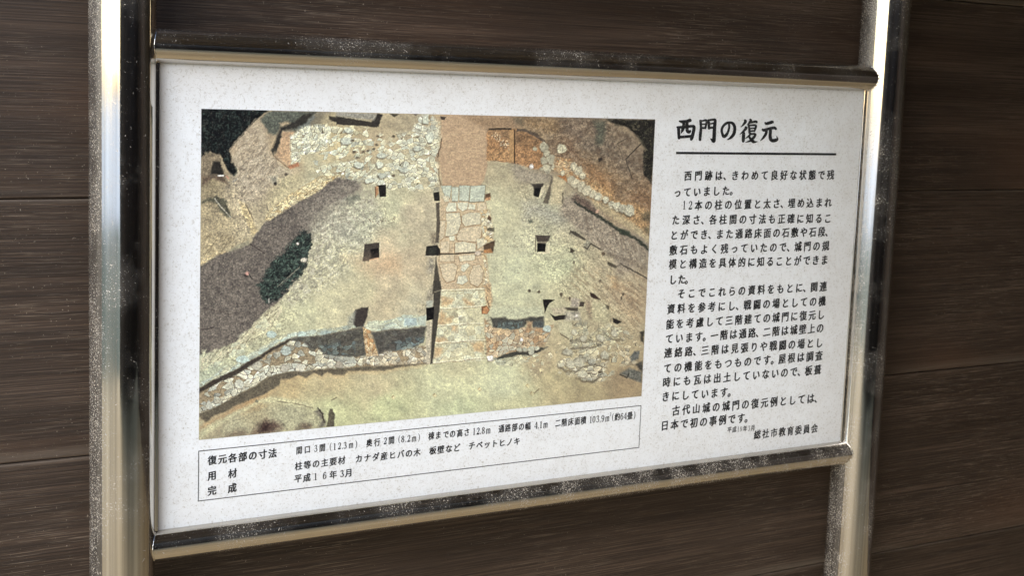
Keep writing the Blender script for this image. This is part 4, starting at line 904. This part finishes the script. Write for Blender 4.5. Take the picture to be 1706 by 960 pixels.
for ch, u, v in (('間', 498.3, 751), ('口', 511.9, 749.5), ('3', 526, 747.7), ('間', 536.8, 746.7), ('(', 550.8, 744.9), ('1', 557.1, 744.6), ('2', 565.4, 743.5), ('.', 570.6, 743), ('3', 574.7, 742.5), ('m', 584.6, 741.3), (')', 593, 740.6),
                 ('奥', 615, 738.8), ('行', 628.2, 737.6), ('2', 641.7, 735), ('間', 652, 734.2), ('(', 665.2, 732.3), ('8', 670.8, 732), ('.', 676, 731.4), ('2', 680.9, 731), ('m', 689.6, 730.6), (')', 697.8, 729.3),
                 ('棟', 718.4, 727), ('ま', 729.9, 725.8), ('で', 742.8, 724.6), ('の', 753.8, 723.5), ('高', 765.8, 722.2), ('さ', 777.5, 720.8), ('1', 789.4, 719.3), ('2', 796.3, 718.7), ('.', 800.7, 718.2), ('8', 805, 717.7), ('m', 813.2, 717.2),
                 ('通', 835.2, 714.9), ('路', 846, 713.8), ('部', 857.3, 712.7), ('の', 868.5, 711.6), ('幅', 879.3, 710.7), ('4', 892.7, 709.2), ('.', 897.2, 708.7), ('1', 900.8, 708.2), ('m', 908.5, 707.5),
                 ('二', 929.4, 705.4), ('階', 939.9, 704.4), ('床', 950.8, 703.3), ('面', 961.6, 702.2), ('積', 971.9, 701.1), ('1', 983.7, 699.8), ('0', 989.4, 699.1), ('3', 995.7, 698.5), ('.', 1000, 698), ('9', 1004.1, 697.5), ('m', 1011.6, 696.9), ('(', 1021, 695.5), ('約', 1028.3, 694.9), ('6', 1035.7, 694.2), ('4', 1041.5, 693.6), ('畳', 1049.3, 693), (')', 1056.7, 692)):
    B.put(ch, u, v, 12.4, .86 if ch not in BR else .92)
B.put('2', 1016.8, 690.4, 6.0)
B.line("柱等の主要材", 497.4, 777.2, 569.1, 767.8, 12.8); B.line("カナダ産ヒバの木", 597.7, 765, 694.7, 754.6, 12.6); B.line("板壁など", 721, 751.3, 760.8, 746.8, 12.6); B.line("チベットヒノキ", 786, 743.3, 861, 736, 12.2)
for ch, u, v in (('平', 496.4, 797.9), ('成', 511, 796.6), ('1', 525.3, 794.8), ('6', 540.5, 793), ('年', 555, 791.5), ('3', 569.6, 789.6), ('月', 580.8, 788.6)): B.put(ch, u, v, 12.8)
B.build('data_text', panel)
# title, brushed
TITLE = [  # zoomed survey pixels relative to (1120,190), 17.77 per pixel
 '205,205,40 300,225,75 430,205,62 515,185,85 550,195,60', '335,230,60 335,350,75 300,470,68 255,570,15', '435,230,70 432,430,75 450,510,72 500,520,80 540,485,40',
 '150,380,50 180,420,70 190,600,70 195,725,60', '135,385,45 300,385,68 580,355,62 640,390,75 612,560,75 572,700,80 548,765,50', '200,680,62 400,665,66 560,650,62',
 '830,190,60 845,400,60 825,600,68 815,770,60', '812,190,45 900,195,38 985,180,58 1015,230,50 990,340,52 975,430,40', '860,300,32 980,290,32', '860,405,46 985,410,42',
 '1055,178,45 1075,250,60 1085,435,55', '1060,180,46 1215,160,54 1265,190,68 1245,400,78 1235,650,84 1225,790,84 1205,830,44', '1200,800,70 1130,725,26', '1080,290,32 1230,270,38', '1085,405,50 1220,395,48',
 '1675,270,46 1680,400,50 1640,540,56 1580,630,74 1520,660,70 1480,580,60 1460,470,58 1500,360,58 1590,275,62 1680,248,58 1780,268,68 1838,360,70 1845,470,70 1815,590,74 1740,685,62 1670,735,38 1612,757,10']
T2 = ['610,170,50 635,215,68 580,300,50 505,380,15', '630,375,45 655,410,68 580,500,52 470,597,15', '590,540,50 580,600,74 570,750,74 565,820,55', '765,145,40 790,190,62 740,270,52 682,320,18',
 '780,250,46 940,215,56 968,250,46', '720,345,40 745,400,50 755,560,52', '715,340,38 900,325,46 945,355,56 920,450,46 892,515,42', '750,430,34 910,410,32', '750,505,38 905,490,38',
 '790,560,46 740,640,46 632,722,15', '790,592,42 900,582,46 925,610,56 870,700,62 770,790,48 635,833,14', '730,640,30 770,710,58 850,800,76 885,825,58 995,808,10',
 '1210,243,32 1260,280,65 1420,235,74 1460,245,44', '1135,440,42 1180,475,68 1350,425,64 1490,405,70 1545,448,50', '1260,480,60 1240,580,64 1170,690,54 1075,790,15', '1375,470,70 1365,650,74 1385,750,78 1450,785,82 1540,765,78 1578,730,50 1556,640,10']
bm = bmesh.new(); k_ = 0
sc_ = 17.77
def tfn(ox):
    def fn(x, y, d):
        p = board(1120 + (x + ox) / sc_, 190 + y / sc_); return W(p[0], p[1], d / U)
    return fn
for L_, ox in ((TITLE, 0), (T2, 86 * sc_)):
    for st in L_:
        stroke(bm, parse(st), tfn(ox), k_); k_ += 1
from_bm('title_text', bm, M_INK, panel)
_to_data = _to.data; bpy.data.objects.remove(_to); bpy.data.curves.remove(_to_data)
def strip(bm, a, b, w, y):                     # thin printed rule between two board points
    a, b = np.array(a), np.array(b); d = (b - a) / np.linalg.norm(b - a); n = np.array([-d[1], d[0]]) * w / 2
    bm.faces.new([bm.verts.new(W(p[0], p[1], y / U)) for p in (a + n, b + n, b - n, a - n)])
bm = bmesh.new(); a, b = board(1126, 255), board(1393, 256.6); strip(bm, (a[0], (a[1] + b[1]) / 2), (b[0], (a[1] + b[1]) / 2), .0052, -.0003)
from_bm('title_rule', bm, M_INK, panel)
bm = bmesh.new(); w = .0017; y2, y3 = .6192, .7127
strip(bm, (-w / 2, y2), (1 + w / 2, y2), w, -.0003); strip(bm, (-w / 2, y3), (1 + w / 2, y3), w, -.0003)
strip(bm, (0, y2 + w / 2), (0, y3 - w / 2), w, -.0003); strip(bm, (1, y2 + w / 2), (1, y3 - w / 2), w, -.0003)
from_bm('data_frame', bm, M_LINE, panel)
